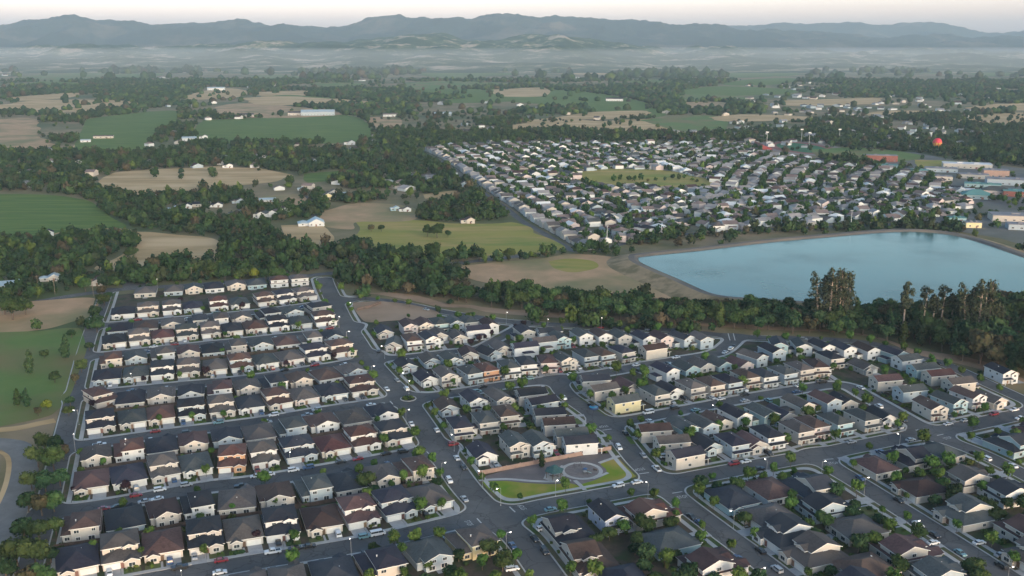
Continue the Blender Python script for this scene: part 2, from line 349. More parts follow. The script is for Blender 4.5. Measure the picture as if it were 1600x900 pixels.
# ------------------------------------------------------------------ ground sheet, fields, lake
M_ground = mat('open_ground', (0.14, 0.125, 0.055), 1.0, nscale=0.02, col2=(0.27, 0.195, 0.12), col3=(0.07, 0.095, 0.035), nscale2=0.004)
mb = MB()
ys = [-400, 0, 300, 700, 1200, 2000, 3500, 6000, 10000, 22000]; xs = [-14000, -4000, -1000, 0, 1000, 4000, 14000]
for j in range(len(ys)-1):
    for i in range(len(xs)-1): mb.quad([(xs[i],ys[j],-.02),(xs[i+1],ys[j],-.02),(xs[i+1],ys[j+1],-.02),(xs[i],ys[j+1],-.02)])
setting('ground', mb, [M_ground])
M_dry = mat('dry_grass', (0.50, 0.325, 0.165), 1.0, nscale=0.03, col2=(0.34, 0.235, 0.11), col3=(0.56, 0.39, 0.22), nscale2=0.012, stretch=(0.3, (0.6, 2.2, 1)))
M_dry2 = mat('dry_grass_rosy', (0.49, 0.30, 0.175), 1.0, nscale=0.05, col2=(0.36, 0.235, 0.13), col3=(0.21, 0.185, 0.085), nscale2=0.012)
M_vine = mat('vine_rows', (0.085, 0.150, 0.018), 1.0, nscale=0.02, col2=(0.058, 0.108, 0.018), col3=(0.115, 0.165, 0.028), nscale2=0.012, stretch=(0.25, (1, 9, 1)))
M_meadow = mat('meadow', (0.085, 0.155, 0.035), 1.0, nscale=0.03, col2=(0.12, 0.18, 0.045), col3=(0.17, 0.145, 0.06), nscale2=0.012)
M_mixed = mat('patchy_meadow', (0.17, 0.21, 0.035), 1.0, nscale=0.018, col2=(0.42, 0.28, 0.10), col3=(0.28, 0.25, 0.05), nscale2=0.01, stretch=(0.1, (0.6, 2.4, 1)))
FIELDS = []
FZ = [0]; VINEF = set()
def field(name, px, m, z=0.05, add=True):
    FZ[0] += 1; z += 0.012*FZ[0]
    Q = GN(px); W_ = max(p.x for p in Q)-min(p.x for p in Q); P = []; am = min(16, W_*.03) if m not in (M_vine,) else 1.5
    for i, p in enumerate(smooth(GN(px+[px[0]]), 7)[:-1]): n_ = noise.noise_vector(Vector((p.x/45, p.y/45, FZ[0]))); P.append(p+Vector((n_.x, n_.y))*am*2)
    mb = MB(); sheet(mb, P, z); setting(name, mb, [m])
    if add:
        FIELDS.append([(p[0], p[1]) for p in P])
        if name == 'vineyard_field': VINEF.add(len(FIELDS)-1)
    return P
field('vineyard_field', [(-60,303),(60,304),(115,309),(146,318),(163,331),(178,341),(197,353),(180,358),(130,358),(70,368),(0,374),(-60,376)], M_vine)
field('dry_field', [(205,361),(260,365),(336,371),(343,395),(340,405),(290,407),(225,420),(165,424),(150,418),(190,398),(212,382)], M_dry)
field('dry_field', [(-40,480),(60,470),(144,467),(140,492),(110,502),(60,515),(-40,522)], M_dry2)
field('meadow_field', [(-60,524),(60,518),(112,512),(134,518),(128,560),(112,600),(96,642),(78,655),(0,664),(-60,668)], M_meadow)
field('patchy_field', [(560,346),(610,344),(700,350),(760,350),(806,346),(835,362),(868,382),(858,390),(800,396),(720,402),(650,398),(585,388),(565,372)], M_mixed)
field('dry_field', [(500,330),(560,318),(640,322),(650,343),(560,347),(545,358),(500,352)], M_dry2)
field('dry_field', [(705,418),(790,409),(900,399),(960,402),(1010,418),(1060,438),(1115,463),(1100,474),(1020,470),(960,462),(880,462),(790,446),(730,436)], M_dry2)
field('weedy_field', [(856,408),(890,404),(925,408),(935,418),(900,426),(870,421)], M_mixed, 0.12)
field('dirt_field', [(551,474),(600,472),(640,476),(676,486),(684,494),(660,498),(610,502),(572,505),(560,494)], M_dirt, 0.2)
field('dirt_field', [(575,459),(640,466),(700,476),(800,490),(870,498),(1000,503),(1100,510),(1200,519),(1300,524),(1380,536),(1470,560),(1560,590),(1640,625),(1640,612),(1500,560),(1400,536),(1300,522),(1100,508),(900,492),(760,480),(650,460)], M_dirt, 0.04, False)
field('dry_field', [(150,283),(190,268),(300,262),(360,260),(440,268),(456,276),(400,288),(330,292),(280,300),(215,306),(165,298)], M_dry)
field('dry_field', [(-40,190),(40,184),(62,188),(60,206),(84,222),(70,234),(-40,240)], M_dry2)
field('vineyard_field', [(136,186),(200,178),(272,173),(276,188),(240,212),(222,234),(150,236),(116,232)], M_vine)
field('vineyard_field', [(318,188),(420,184),(548,181),(584,214),(520,224),(440,224),(340,224),(300,208)], M_vine)
field('vineyard_field', [(474,272),(520,268),(556,266),(556,278),(500,284),(476,284)], M_vine)
field('dry_field', [(330,183),(350,164),(400,162),(470,168),(540,178),(470,184),(400,184)], M_dry2)
field('dry_field', [(410,306),(470,304),(484,318),(474,328),(420,326),(400,318)], M_dry2)
field('dry_field', [(440,352),(500,352),(520,370),(510,384),(450,376)], M_dry)
field('dry_field', [(575,184),(620,181),(624,196),(580,198)], M_dry2)
field('dry_field', [(660,304),(712,298),(720,308),(670,312)], M_dry)
field('meadow_field', [(640,138),(800,140),(900,142),(1000,158),(1040,180),(960,184),(900,168),(760,156),(660,148)], M_vine)
field('dry_field', [(770,140),(850,137),(850,150),(780,150)], M_dry)
field('dry_field', [(876,194),(960,188),(1050,186),(1100,196),(1040,206),(900,206)], M_dry)
field('meadow_field', [(1000,188),(1080,180),(1130,184),(1130,206),(1060,204)], M_meadow)
field('dry_field', [(20,152),(118,145),(112,152),(30,158)], M_dry)
field('dry_field', [(290,150),(340,138),(386,142),(370,152),(300,156)], M_dry)
field('dry_field', [(400,144),(480,142),(478,150),(410,150)], M_dry)
field('dry_field', [(84,178),(150,166),(150,176),(96,182)], M_dry2)
field('dry_field', [(1220,158),(1366,153),(1362,162),(1240,166)], M_dry)
field('dry_field', [(1064,160),(1130,160),(1130,172),(1070,170)], M_dry2)
field('meadow_field', [(1264,234),(1340,231),(1420,240),(1440,248),(1380,254),(1320,252),(1280,246)], M_meadow)
field('meadow_field', [(1430,250),(1492,252),(1500,262),(1440,262)], M_mixed)
PARKF = field('park_lawn', [(905,272),(960,264),(1040,268),(1112,282),(1108,292),(1040,296),(960,292),(915,288)], M_mixed, 0.3)
rs = np.random.RandomState(3); MOSAIC = []
for k in range(46):     # field mosaic of the middle and far valley
    px = rs.uniform(-50, 1650); py = 106+abs(rs.normal(0, 1))*26 if k % 3 else rs.uniform(110, 225)
    if 600 < px and py > 205: continue
    w = rs.uniform(30, 90)*(0.5+py/200); h = w*rs.uniform(0.05, 0.1)
    a = rs.uniform(-.06, .06)*w; c = G(px, py)
    if any(inpoly(np.array([c.x]), np.array([c.y]), f)[0] for f in FIELDS): continue
    field(['dry_field', 'meadow_field', 'vineyard_field'][k % 3], [(px-w, py-a), (px-w*.3, py-h-a*.3), (px+w*.8, py-h*.8+a), (px+w, py+a), (px+w*.4, py+h*.7), (px-w*.7, py+h)], [M_dry, M_meadow, M_vine][k % 3], 0.05); MOSAIC.append(len(FIELDS)-1)

# lake and its embankment
LZ = 3.0
lake_px = [(997,402),(1040,397),(1100,391),(1200,379),(1300,370),(1370,364),(1412,362),(1450,363),(1490,368),(1530,379),(1580,396),(1640,418),(1760,470),(1700,540),(1500,505),(1300,476),(1200,468),(1140,464),(1108,457),(1060,436),(1020,419),(1000,409)]
LP = smooth(GN(lake_px+[lake_px[0]], LZ), 4)[:-1]
m = bpy.data.materials.new('lake_water'); t, b = nodes(m); b.inputs['Base Color'].default_value = (0.05, 0.13, 0.115, 1); b.inputs['Roughness'].default_value = 0.10; b.inputs['IOR'].default_value = 1.33
n = t.nodes.new("ShaderNodeTexNoise"); n.inputs['Scale'].default_value = 0.15; n.inputs['Detail'].default_value = 3; bp = t.nodes.new("ShaderNodeBump"); bp.inputs['Strength'].default_value = 0.12; bp.inputs['Distance'].default_value = 0.2
g = t.nodes.new("ShaderNodeNewGeometry"); t.links.new(g.outputs['Position'], n.inputs['Vector']); t.links.new(n.outputs[0], bp.inputs['Height']); t.links.new(bp.outputs[0], b.inputs['Normal'])
n9 = t.nodes.new("ShaderNodeTexNoise"); n9.inputs['Scale'].default_value = 0.012; n9.inputs['Detail'].default_value = 5; t.links.new(g.outputs['Position'], n9.inputs['Vector'])
r9 = t.nodes.new("ShaderNodeMapRange"); r9.inputs['From Min'].default_value = 0.35; r9.inputs['From Max'].default_value = 0.65; r9.inputs['To Min'].default_value = 0.04; r9.inputs['To Max'].default_value = 0.28; t.links.new(n9.outputs[0], r9.inputs[0]); t.links.new(r9.outputs[0], b.inputs['Roughness'])
mb = MB(); sheet(mb, LP, LZ); setting('lake_water', mb, [m])
M_bank = mat('lake_bank', (0.15, 0.135, 0.12), 1.0, nscale=0.08, col2=(0.11, 0.10, 0.095), col3=(0.20, 0.165, 0.13), nscale2=0.02)
M_slope = mat('bank_slope', (0.36, 0.255, 0.15), 1.0, nscale=0.12, col2=(0.25, 0.185, 0.11), col3=(0.17, 0.135, 0.07), nscale2=0.06, bump=0.6)
cen = Vector((sum(p.x for p in LP)/len(LP), sum(p.y for p in LP)/len(LP)))
area = sum(LP[i].x*LP[(i+1) % len(LP)].y-LP[(i+1) % len(LP)].x*LP[i].y for i in range(len(LP))); sg = -1 if area > 0 else 1
def loopoff(P, d):
    out = []
    for i in range(len(P)):
        t = (P[(i+1) % len(P)]-P[i-1]).normalized(); out.append(P[i]+Vector((-t.y, t.x))*d*sg)
    return out
rings = [(LP, LZ-.3, 0), (loopoff(LP, 3), LZ+1.2, 0), (loopoff(LP, 8), LZ+1.25, 0), (loopoff(LP, 10), LZ+0.9, 1), (loopoff(LP, 26), -.1, 1)]
mb = MB()
for (A, za, _), (B, zb, mi) in zip(rings[:-1], rings[1:]):
    for i in range(len(A)):
        j = (i+1) % len(A); mb.quad([(A[i].x,A[i].y,za),(A[j].x,A[j].y,za),(B[j].x,B[j].y,zb),(B[i].x,B[i].y,zb)], mi)
setting('lake_shore', mb, [M_bank, M_slope])
LAKEPOLY = [(p.x, p.y) for p in loopoff(LP, 20)]

# other roads outside the estate
mb = MB()
EDGE = smooth(GN([(900,393),(888,388),(850,365),(815,345),(790,325),(760,305),(720,275),(685,250),(655,235)]), 4)
ribbon(mb, EDGE, 7, .06)
LROAD = smooth(GN([(940,391),(1000,373),(1100,364),(1200,358),(1350,352),(1420,350),(1500,352),(1640,366)]), 4); ribbon(mb, LROAD, 9, .07)
ribbon(mb, smooth(GN([(86,657),(60,662),(20,670),(-60,676)]), 3), 6, .05, 1)
LOOP = smooth(GN([(-60,690),(0,693),(28,700),(38,722),(32,760),(18,800),(4,850),(-10,900),(-30,960)]), 5); ribbon(mb, LOOP, 11, .06, 2); ribbon(mb, smooth(GN([(-30,704),(4,708),(14,724),(8,760),(-10,800)]), 5), 2, .08, 1)
ribbon(mb, smooth(GN([(476,306),(482,320),(490,335),(500,355)]), 3), 6, .06)
ribbon(mb, smooth(GN([(-30,402),(100,362),(190,358),(206,364)]), 3), 4, .07, 1)
ribbon(mb, smooth(GN([(300,222),(340,206),(400,202),(470,196),(520,184),(548,180)]), 3), 7, .08, 1)
ribbon(mb, smooth(GN([(548,181),(566,196),(590,218)]), 3), 7, .08, 1)
ribbon(mb, smooth(GN([(112,236),(128,215),(142,186)]), 3), 7, .08, 1)
ribbon(mb, smooth(GN([(150,440),(176,437),(205,440),(212,450)]), 3), 16, .05)
setting('country_road', mb, [M_asph, M_dry, mat('track_gravel', (0.17, 0.165, 0.16), 1.0, 0.2, 0.1)])

# ------------------------------------------------------------------ hills and mountains
M_hill = bpy.data.materials.new('hill_cover'); t, b = nodes(M_hill); N, L = t.nodes, t.links; b.inputs['Roughness'].default_value = 1; b.inputs['Specular IOR Level'].default_value = 0.05
g = N.new("ShaderNodeNewGeometry"); n1 = N.new("ShaderNodeTexNoise"); n1.inputs['Scale'].default_value = 0.0030; n1.inputs['Detail'].default_value = 12; n1.inputs['Roughness'].default_value = 0.72
L.new(g.outputs['Position'], n1.inputs['Vector']); cr = N.new("ShaderNodeValToRGB"); L.new(n1.outputs[0], cr.inputs[0])
cr.color_ramp.elements[0].position = 0.46; cr.color_ramp.elements[0].color = (0.035, 0.062, 0.030, 1); cr.color_ramp.elements[1].position = 0.60; cr.color_ramp.elements[1].color = (0.48, 0.38, 0.29, 1); e2 = cr.color_ramp.elements.new(0.53); e2.color = (0.085, 0.115, 0.055, 1)
L.new(cr.outputs[0], b.inputs['Base Color'])
M_mount = bpy.data.materials.new('mountain_cover'); t, b = nodes(M_mount); N, L = t.nodes, t.links; b.inputs['Roughness'].default_value = 1; b.inputs['Specular IOR Level'].default_value = 0.05
g = N.new("ShaderNodeNewGeometry"); n1 = N.new("ShaderNodeTexNoise"); n1.inputs['Scale'].default_value = 0.0012; n1.inputs['Detail'].default_value = 9; n1.inputs['Roughness'].default_value = 0.6
L.new(g.outputs['Position'], n1.inputs['Vector']); cr = N.new("ShaderNodeValToRGB"); L.new(n1.outputs[0], cr.inputs[0])
cr.color_ramp.elements[0].position = 0.52; cr.color_ramp.elements[0].color = (0.022, 0.032, 0.026, 1); cr.color_ramp.elements[1].position = 0.68; cr.color_ramp.elements[1].color = (0.15, 0.12, 0.09, 1)
L.new(cr.outputs[0], b.inputs['Base Color'])
def interp(pts, x): return float(np.interp(x, [p[0] for p in pts], [p[1] for p in pts]))
RIDGE = [(-300,60),(-60,58),(0,57),(40,47),(90,36),(150,29),(200,35),(250,38),(300,39),(360,38),(400,32),(440,40),(490,38),(520,42),(570,38),(635,26),(680,31),(740,32),(800,25),(850,30),(900,31),(960,36),(1020,38),(1060,38),(1120,45),(1200,50),(1290,55),(1400,58),(1600,62),(1900,62)]
RIDGE2 = [(-300,64),(0,62),(500,62),(1000,50),(1120,44),(1200,38),(1240,40),(1290,35),(1350,40),(1400,39),(1440,42),(1480,50),(1540,52),(1600,46),(1700,44),(1900,46)]
def terrain(name, ynear, ycrest, yfar, prof, nx, ny, m, amp, nsc, hump=0.55):
    V = []; F = []; hw = 0.72
    for j in range(ny+1):
        v = j/ny; y = ynear+(yfar-ynear)*v
        vc = (ycrest-ynear)/(yfar-ynear)
        s = (v/vc) if v < vc else (1-(v-vc)/(1-vc))
        s = max(0, s); s = s**1.25 if v < vc else s
        for i in range(nx+1):
            u = i/nx*2-1; px = 800+u*FPX*hw*0.97; x = u*hw*y
            top = G(px, 450, 0)  # column only
            zc = CAMH+(65.05-interp(prof, px))/FPX*ycrest/cP/cP*1.0
            n0 = noise.fractal(Vector((x*nsc, y*nsc, 3.3)), 0.72, 2.0, 8)
            rr = 1-abs(noise.noise(Vector((x*nsc*.8+7, y*nsc*.45, 1.7))))*2
            z = max(zc, 30)*s*(1 + (0.75*rr-0.35)*(1-s)*1.2) + n0*amp*(s if v < 1 else 0)*(0.42+1.7*s*(1-s)) 
            if j == 0 or j == ny: z = -8
            z = max(z, -8.0)
            V.append((x, y, z))
    for j in range(ny):
        for i in range(nx): a = j*(nx+1)+i; F.append((a, a+1, a+nx+2, a+nx+1))
    me = bpy.data.meshes.new(name); me.from_pydata(V, [], F); me.materials.append(m); me.polygons.foreach_set('use_smooth', [True]*len(F)); me.update()
    tag(obj(name, me), None, None, None, 'structure')
terrain('mountains', 11500, 15000, 17500, RIDGE, 760, 64, M_mount, 150, 0.0015)
terrain('mountains', 16000, 19500, 21500, RIDGE2, 500, 40, M_mount, 150, 0.0013)
FOOT = [(-300,80),(0,78),(150,70),(300,74),(420,68),(520,66),(600,64),(650,56),(700,54),(730,62),(780,63),(820,57),(860,53),(900,58),(950,67),(1050,76),(1120,72),(1200,78),(1350,80),(1500,78),(1900,80)]
terrain('foothills', 5600, 10000, 11800, FOOT, 420, 90, M_hill, 95, 0.0016)

# ------------------------------------------------------------------ haze box and the low mist bank
def vol(name, x0, x1, y0, y1, z0, z1, dens, col):
    mb = MB(); mb.box(x0, x1, y0, y1, z0, z1); me = mb.mesh(name, [])
    m = bpy.data.materials.new(name+'_air'); m.use_nodes = True; t = m.node_tree; t.nodes.remove(t.nodes["Principled BSDF"])
    pv = t.nodes.new("ShaderNodeVolumePrincipled"); pv.inputs['Density'].default_value = dens; pv.inputs['Color'].default_value = rgb(col); pv.inputs['Anisotropy'].default_value = 0.0
    t.links.new(pv.outputs[0], t.nodes["Material Output"].inputs['Volume']); m.cycles.homogeneous_volume = True
    me.materials.append(m); o = obj(name, me); tag(o, None, None, None, 'stuff'); return o
vol('haze', -19000, 19000, -1500, 24000, -9, 640, 5.0e-5, (0.62, 0.84, 1.0))
vol('mist', -9500, 9500, 4400, 9750, -8.5, 122, 1.15e-4, (0.92, 0.97, 1.0))
# ================================================================== HOUSES
def hip(mb, x0, x1, y0, y1, z, pitch, oh=0.5, th=0.22):
    """hip roof solid: material 0 shingle, 1 white eave board"""
    x0 -= oh; x1 += oh; y0 -= oh; y1 += oh; w = x1-x0; d = y1-y0; r = min(w, d)/2*pitch; zt = z+th; i = len(mb.v)
    mb.v += [(x0,y0,z),(x1,y0,z),(x1,y1,z),(x0,y1,z),(x0,y0,zt),(x1,y0,zt),(x1,y1,zt),(x0,y1,zt)]
    if w >= d: mb.v += [(x0+d/2,(y0+y1)/2,zt+r),(x1-d/2,(y0+y1)/2,zt+r)]; F = [(4,5,9,8),(5,6,9),(6,7,8,9),(7,4,8)]
    else: mb.v += [((x0+x1)/2,y0+w/2,zt+r),((x0+x1)/2,y1-w/2,zt+r)]; F = [(4,5,8),(5,6,9,8),(6,7,9),(7,4,8,9)]
    for f in F: mb.f.append(tuple(i+k for k in f)); mb.m.append(0)
    for f in ((0,3,2,1),(0,1,5,4),(1,2,6,5),(2,3,7,6),(3,0,4,7)): mb.f.append(tuple(i+k for k in f)); mb.m.append(1)
def gable(mb, x0, x1, y0, y1, z, pitch, oh=0.5, axis='y', th=0.24):
    """gable roof of two slabs, ridge along axis; white barge boards"""
    if axis == 'y': a, b, c, d = x0-oh, x1+oh, y0-oh*.8, y1+oh*.8
    else: a, b, c, d = y0-oh, y1+oh, x0-oh*.8, x1+oh*.8
    m = (a+b)/2; r = (b-a)/2*pitch; zz = z-oh*pitch
    mb.prism([(a,zz),(m,zz+r),(b,zz),(b,zz+th),(m,zz+r+th),(a,zz+th)], c, d, axis, 0, 1, [1,1,1,0,0,1])
def gwall(mb, x0, x1, y0, y1, z0, z1, pitch, axis='y'):
    """wall block with gable ends"""
    if axis == 'y': a, b, c, d = x0, x1, y0, y1
    else: a, b, c, d = y0, y1, x0, x1
    mb.prism([(a,z0),(b,z0),(b,z1),((a+b)/2,z1+(b-a)/2*pitch-.04),(a,z1)], c, d, axis, 0)
def win_mesh(w, h, key={}):
    if (w, h) not in key:
        m = MB(); m.box(-w/2-.12, w/2+.12, -.10, 0.02, -h/2-.12, h/2+.12, 0)
        m.box(-w/2, -.04, -.13, -.08, -h/2, h/2, 1); m.box(.04, w/2, -.13, -.08, -h/2, h/2, 1)
        key[(w, h)] = m.mesh('window', [M_trim, M_glass])
    return key[(w, h)]
_box = {}
def part_box(name, w, d, h, mats, key={}):
    k = (name, w, d, h)
    if k not in key:
        m = MB(); m.box(-w/2, w/2, -d/2, d/2, 0, h)
        if name == 'garage_door':
            for q in range(1, 4): m.box(-w/2+.05, w/2-.05, -d/2-.03, -d/2+.0, h*q/4-.05, h*q/4-.01)
        key[k] = m.mesh(name, mats)
    return key[k]
# each style: wall blocks, roofs, windows (x,y,z,facing,w,h), garage (x,y,facing,w), door (x,y,facing), size
def style(code):
    Wb = MB(); Rb = MB(); win = []; ex = dict(gar=None, door=None, gar2=None)
    def bx(*a): Wb.box(*a)
    if code in 'AB':        # two storeys, upper storey set back over a lower skirt roof, entry gable
        w, d = 11.4, 14.5
        bx(-5.7,5.7,-7.25,7.25,-.3,2.9); hip(Rb,-5.7,5.7,-7.25,7.25,2.9,0.34)
        bx(-5.5,5.5,-2.6,7.1,2.9,5.6)
        hip(Rb,-5.5,5.5,-2.6,7.1,5.6,0.42)
        g = -1 if code == 'A' else 1
        xa = -3.1*g
        gwall(Wb, xa-2.1, xa+2.1, -8.2, -5, -.3, 2.95, .45); gable(Rb, xa-2.1, xa+2.1, -8.2, -3.2, 2.95, .45)
        xu = 2.4*g if code == 'B' else -2.6*g
        gwall(Wb, xu-1.9, xu+1.9, -3.3, 0, 2.9, 5.55, .42); gable(Rb, xu-1.9, xu+1.9, -3.3, 1.5, 5.55, .42)
        win += [(xa,-8.2,1.5,'S',1.9,1.3),(xu,-3.3,4.5,'S',1.7,1.1),(-xu,-2.6,4.6,'S',1.3,1.0),(-3,7.1,4.4,'N',1.3,1.1),(2.6,7.1,4.4,'N',1.7,1.1),(-2.6,7.25,1.4,'N',2.2,1.5),(3,7.25,1.3,'N',1.5,1.3),(5.5,3,4.4,'E',1.1,1.0),(-5.5,1,4.4,'W',1.1,1.0)]
        ex['gar'] = (2.9*g, -7.25, 4.9); ex['door'] = (-.2*g, -7.25)
    elif code == 'C':       # one storey, broad hip roof, small entry gable
        w, d = 12, 15.5
        bx(-6,6,-7.0,7.5,-.3,3.0); hip(Rb,-6,6,-7.0,7.5,3.0,0.46)
        gwall(Wb,-4.9,-1.5,-8.3,-5,-.3,2.9,.5); gable(Rb,-4.9,-1.5,-8.3,-2.6,2.9,.5)
        win += [(-3.2,-8.3,1.5,'S',1.9,1.2),(-3,7.5,1.5,'N',1.8,1.3),(1.4,7.5,1.3,'N',2.2,1.7),(4.5,7.5,1.6,'N',1.0,1.0),(6,0,1.6,'E',1.0,1.0),(-6,2,1.6,'W',1.0,1.0)]
        ex['gar'] = (2.9, -7.0, 4.9); ex['door'] = (-.5, -7.0)
    elif code == 'D':       # storey and a half, rear gable
        w, d = 11.6, 14.5
        bx(-5.8,5.8,-7.2,5,-.3,3.2); hip(Rb,-5.8,5.8,-7.2,5,3.2,0.50)
        gwall(Wb,-4.4,4.0,-2,7.2,-.3,4.3,.46); gable(Rb,-4.4,4.0,-2.5,7.2,4.3,.46)
        win += [(-2,7.2,3.9,'N',1.2,1.0),(1.4,7.2,3.9,'N',1.2,1.0),(-1.8,7.2,1.4,'N',1.8,1.5),(2.1,7.2,1.4,'N',1.8,1.4),(-3,-7.2,1.5,'S',1.9,1.3)]
        ex['gar'] = (2.7, -7.2, 4.9); ex['door'] = (-.5, -7.2)
    elif code == 'F':       # full two-storey hip with plain rear wall, single-storey wing
        w, d = 11.4, 14
        bx(-5.7,5.7,-7,6.0,-.3,2.9); hip(Rb,-5.7,5.7,-7,6.0,2.9,.36)
        bx(-5.6,2.9,-4.2,7.0,-.3,5.6); hip(Rb,-5.6,2.9,-4.2,7.0,5.6,.44)
        win += [(-4,7.0,4.5,'N',1.1,1.0),(1.2,7.0,4.4,'N',1.5,1.1),(-3.2,7.0,1.3,'N',1.9,1.5),(.9,7.0,1.5,'N',1.2,1.1),(4.3,6.0,1.4,'N',1.5,1.2),(-2.8,-4.2,4.5,'S',1.5,1.1),(1,-4.2,4.5,'S',1.1,1.0),(-5.6,1,4.4,'W',1.1,1.0)]
        ex['gar'] = (2.9, -7, 4.9); ex['door'] = (-.6, -7)
    elif code in 'HK':      # narrow deep two-storey; H gable ends, K hip
        w, d = 8.6, 15
        if code == 'H':
            gwall(Wb,-4.2,4.2,-6.3,7.5,-.3,5.5,.44); gable(Rb,-4.2,4.2,-6.3,7.5,5.5,.44)
            gwall(Wb,.4,4.3,-7.0,-5,-.3,5.1,.42); gable(Rb,.4,4.3,-7.0,-3.6,5.1,.42,.4)
        else:
            bx(-4.2,4.2,-6.3,7.5,-.3,5.5); hip(Rb,-4.2,4.2,-6.3,7.5,5.5,.44)
            bx(.4,4.3,-7.0,-5,-.3,2.7)
        hip(Rb,-4.2,.6 if code=='H' else 4.2,-8.3,-6.3,2.7,.45,.4)
        for px_ in (-3.9, .2): bx(px_-.15,px_+.15,-8.2,-7.9,-.3,2.7)
        bx(4.2,7.6,-2.4,3.6,-.3,2.6); hip(Rb,4.2,7.6,-2.4,3.6,2.6,.42,.4)
        win += [(-2.0,-6.3,4.4,'S',1.5,1.1),(2.3,-7.0,4.2 if code=='H' else 1.5,'S',1.2,1.1),(2.3,-7.0,1.5,'S',1.5,1.3),(-4.2,-2,4.3,'W',1.1,1.0),(-4.2,3,4.3,'W',1.1,1.0),(-4.2,1,1.5,'W',1.3,1.1),(4.2,-4,4.3,'E',1.1,1.0),(-1.6,7.5,4.4,'N',1.2,1.0),(1.8,7.5,4.4,'N',1.2,1.0),(0,7.5,1.4,'N',2.2,1.6)]
        ex['gar'] = (5.9, -2.4, 2.7); ex['door'] = (-1.2, -6.3)
    elif code == 'J':       # narrow single storey gable with twin gables in front
        w, d = 9.4, 15
        gwall(Wb,-4.6,4.6,-5.5,7.5,-.3,3.0,.5); gable(Rb,-4.6,4.6,-5.5,7.5,3.0,.5)
        gwall(Wb,-4.2,.2,-7.3,-4,-.3,2.9,.5); gable(Rb,-4.2,.2,-7.3,-2.8,2.9,.5,.4)
        win += [(-2,-7.3,1.5,'S',1.8,1.3),(3.5,-5.5,1.6,'S',1.2,1.2),(-4.6,0,1.6,'W',1.0,1.0),(4.6,-1,1.6,'E',1.0,1.0),(4.6,4,1.6,'E',1.0,1.0),(-1.5,7.5,1.5,'N',1.6,1.3),(2,7.5,1.4,'N',1.6,1.6)]
        ex['gar'] = (2.6, -5.5, 2.6); ex['door'] = (.9, -5.5)
    elif code == 'Q':       # detached garage
        w, d = 6.6, 7
        gwall(Wb,-3.2,3.2,-3.3,3.3,-.3,2.6,.42); gable(Rb,-3.2,3.2,-3.3,3.3,2.6,.42,.4)
        ex['gar'] = (0, -3.3, 4.8)
    elif code == 'V':       # large two-part house with cross gable
        w, d = 12.5, 16
        bx(-6.2,6.2,-7.5,8,-.3,3.0); hip(Rb,-6.2,6.2,-7.5,8,3.0,.40)
        gwall(Wb,-6.0,2.2,-3,7.5,3.0,5.5,.44,'x'); gable(Rb,-6.0,2.2,-3,7.5,5.5,.44,.5,'x')
        gwall(Wb,-3.6,.6,-4.2,0,3.0,5.4,.44); gable(Rb,-3.6,.6,-4.2,2.2,5.4,.44,.4)
        gwall(Wb,-5.4,-1.2,-8.9,-6,-.3,2.9,.46); gable(Rb,-5.4,-1.2,-8.9,-3.5,2.9,.46)
        win += [(-1.5,-4.2,4.4,'S',1.6,1.1),(-3.3,-8.9,1.5,'S',1.9,1.3),(-6.0,2,4.5,'W',1.3,1.1),(2.2,2,4.5,'E',1.3,1.1),(-3,8,1.4,'N',2.0,1.5),(2,8,1.5,'N',1.6,1.3),(6.2,1,1.6,'E',1.1,1.0),(-3,7.5,4.3,'N',1.5,1.0)]
        ex['gar'] = (3.0, -7.5, 4.9); ex['door'] = (-.3, -7.5)
    return Wb, Rb, win, ex, (w, d)
STY = {}
FACE = {'S': 0.0, 'E': math.pi/2, 'N': math.pi, 'W': -math.pi/2}
def house_mesh(code, part, colkey, key={}):
    k = (code, part, colkey)
    if k not in key:
        if code not in STY: STY[code] = style(code)
        mbx = STY[code][0 if part == 'wall' else 1]
        base = (code, part)
        if base not in key: key[base] = mbx.mesh(part, [M_trim] if part == 'wall' else [M_trim, M_trim])
        me = key[base].copy(); me.materials[0] = (WALL if part == 'wall' else ROOF)[colkey]; key[k] = me
    return key[k]
TWO = set('ABFHKV')
HOUSES = []   # dict: root, px, py, row, ...
def vent_mesh(key={}):
    if not key: m = MB(); m.tube((0,0,-.3),(0,0,.55),.11,.11,6); m.box(-.2,.2,-.2,.2,.5,.6); key['m'] = m.mesh('vent_pipe', [M_trim])
    return key['m']
def build_house(x, y, rz, code, rc, wc, label, group, name='house', cat='house', detail=True, sc=(1, 1)):
    if code not in STY: STY[code] = style(code)
    _, _, win, ex, (w, d) = STY[code]
    r = root(name, (x, y, 0.13), rz, label, cat, group); r.scale = (sc[0], sc[1], sc[2] if len(sc) > 2 else .96)
    obj('wall', house_mesh(code, 'wall', wc), r); rf = obj('roof', house_mesh(code, 'roof', rc), r)
    if detail:
        zt = {'C': 4.6, 'J': 4.2, 'D': 5.0, 'Q': 0}.get(code, 6.4)
        if zt:
            obj('vent_pipe', vent_mesh(), rf, (rnd.uniform(-1.5, 1.5), 1.2+rnd.uniform(-1, 2.4), zt+.35))
    if ex['gar']:
        gx_, gy_, gw = ex['gar']; obj('garage_door', part_box('garage_door', gw, .16, 2.25, [M_garage]), r, (gx_, gy_-.06, 0))
    if ex['door']:
        dx, dy = ex['door']; obj('door', part_box('door', 1.05, .14, 2.1, [M_door]), r, (dx, dy-.05, 0))
    for (wx, wy, wz, f, ww, wh) in win:
        if not detail and f != 'S' and f != 'N': continue
        o = obj('window', win_mesh(ww, wh), r, (wx, wy, wz)); o.rotation_euler = (0, 0, FACE[f])
    return r
mb_drive = MB(); mb_lawn = MB(); SHRUBS = []; FOOT_ = []
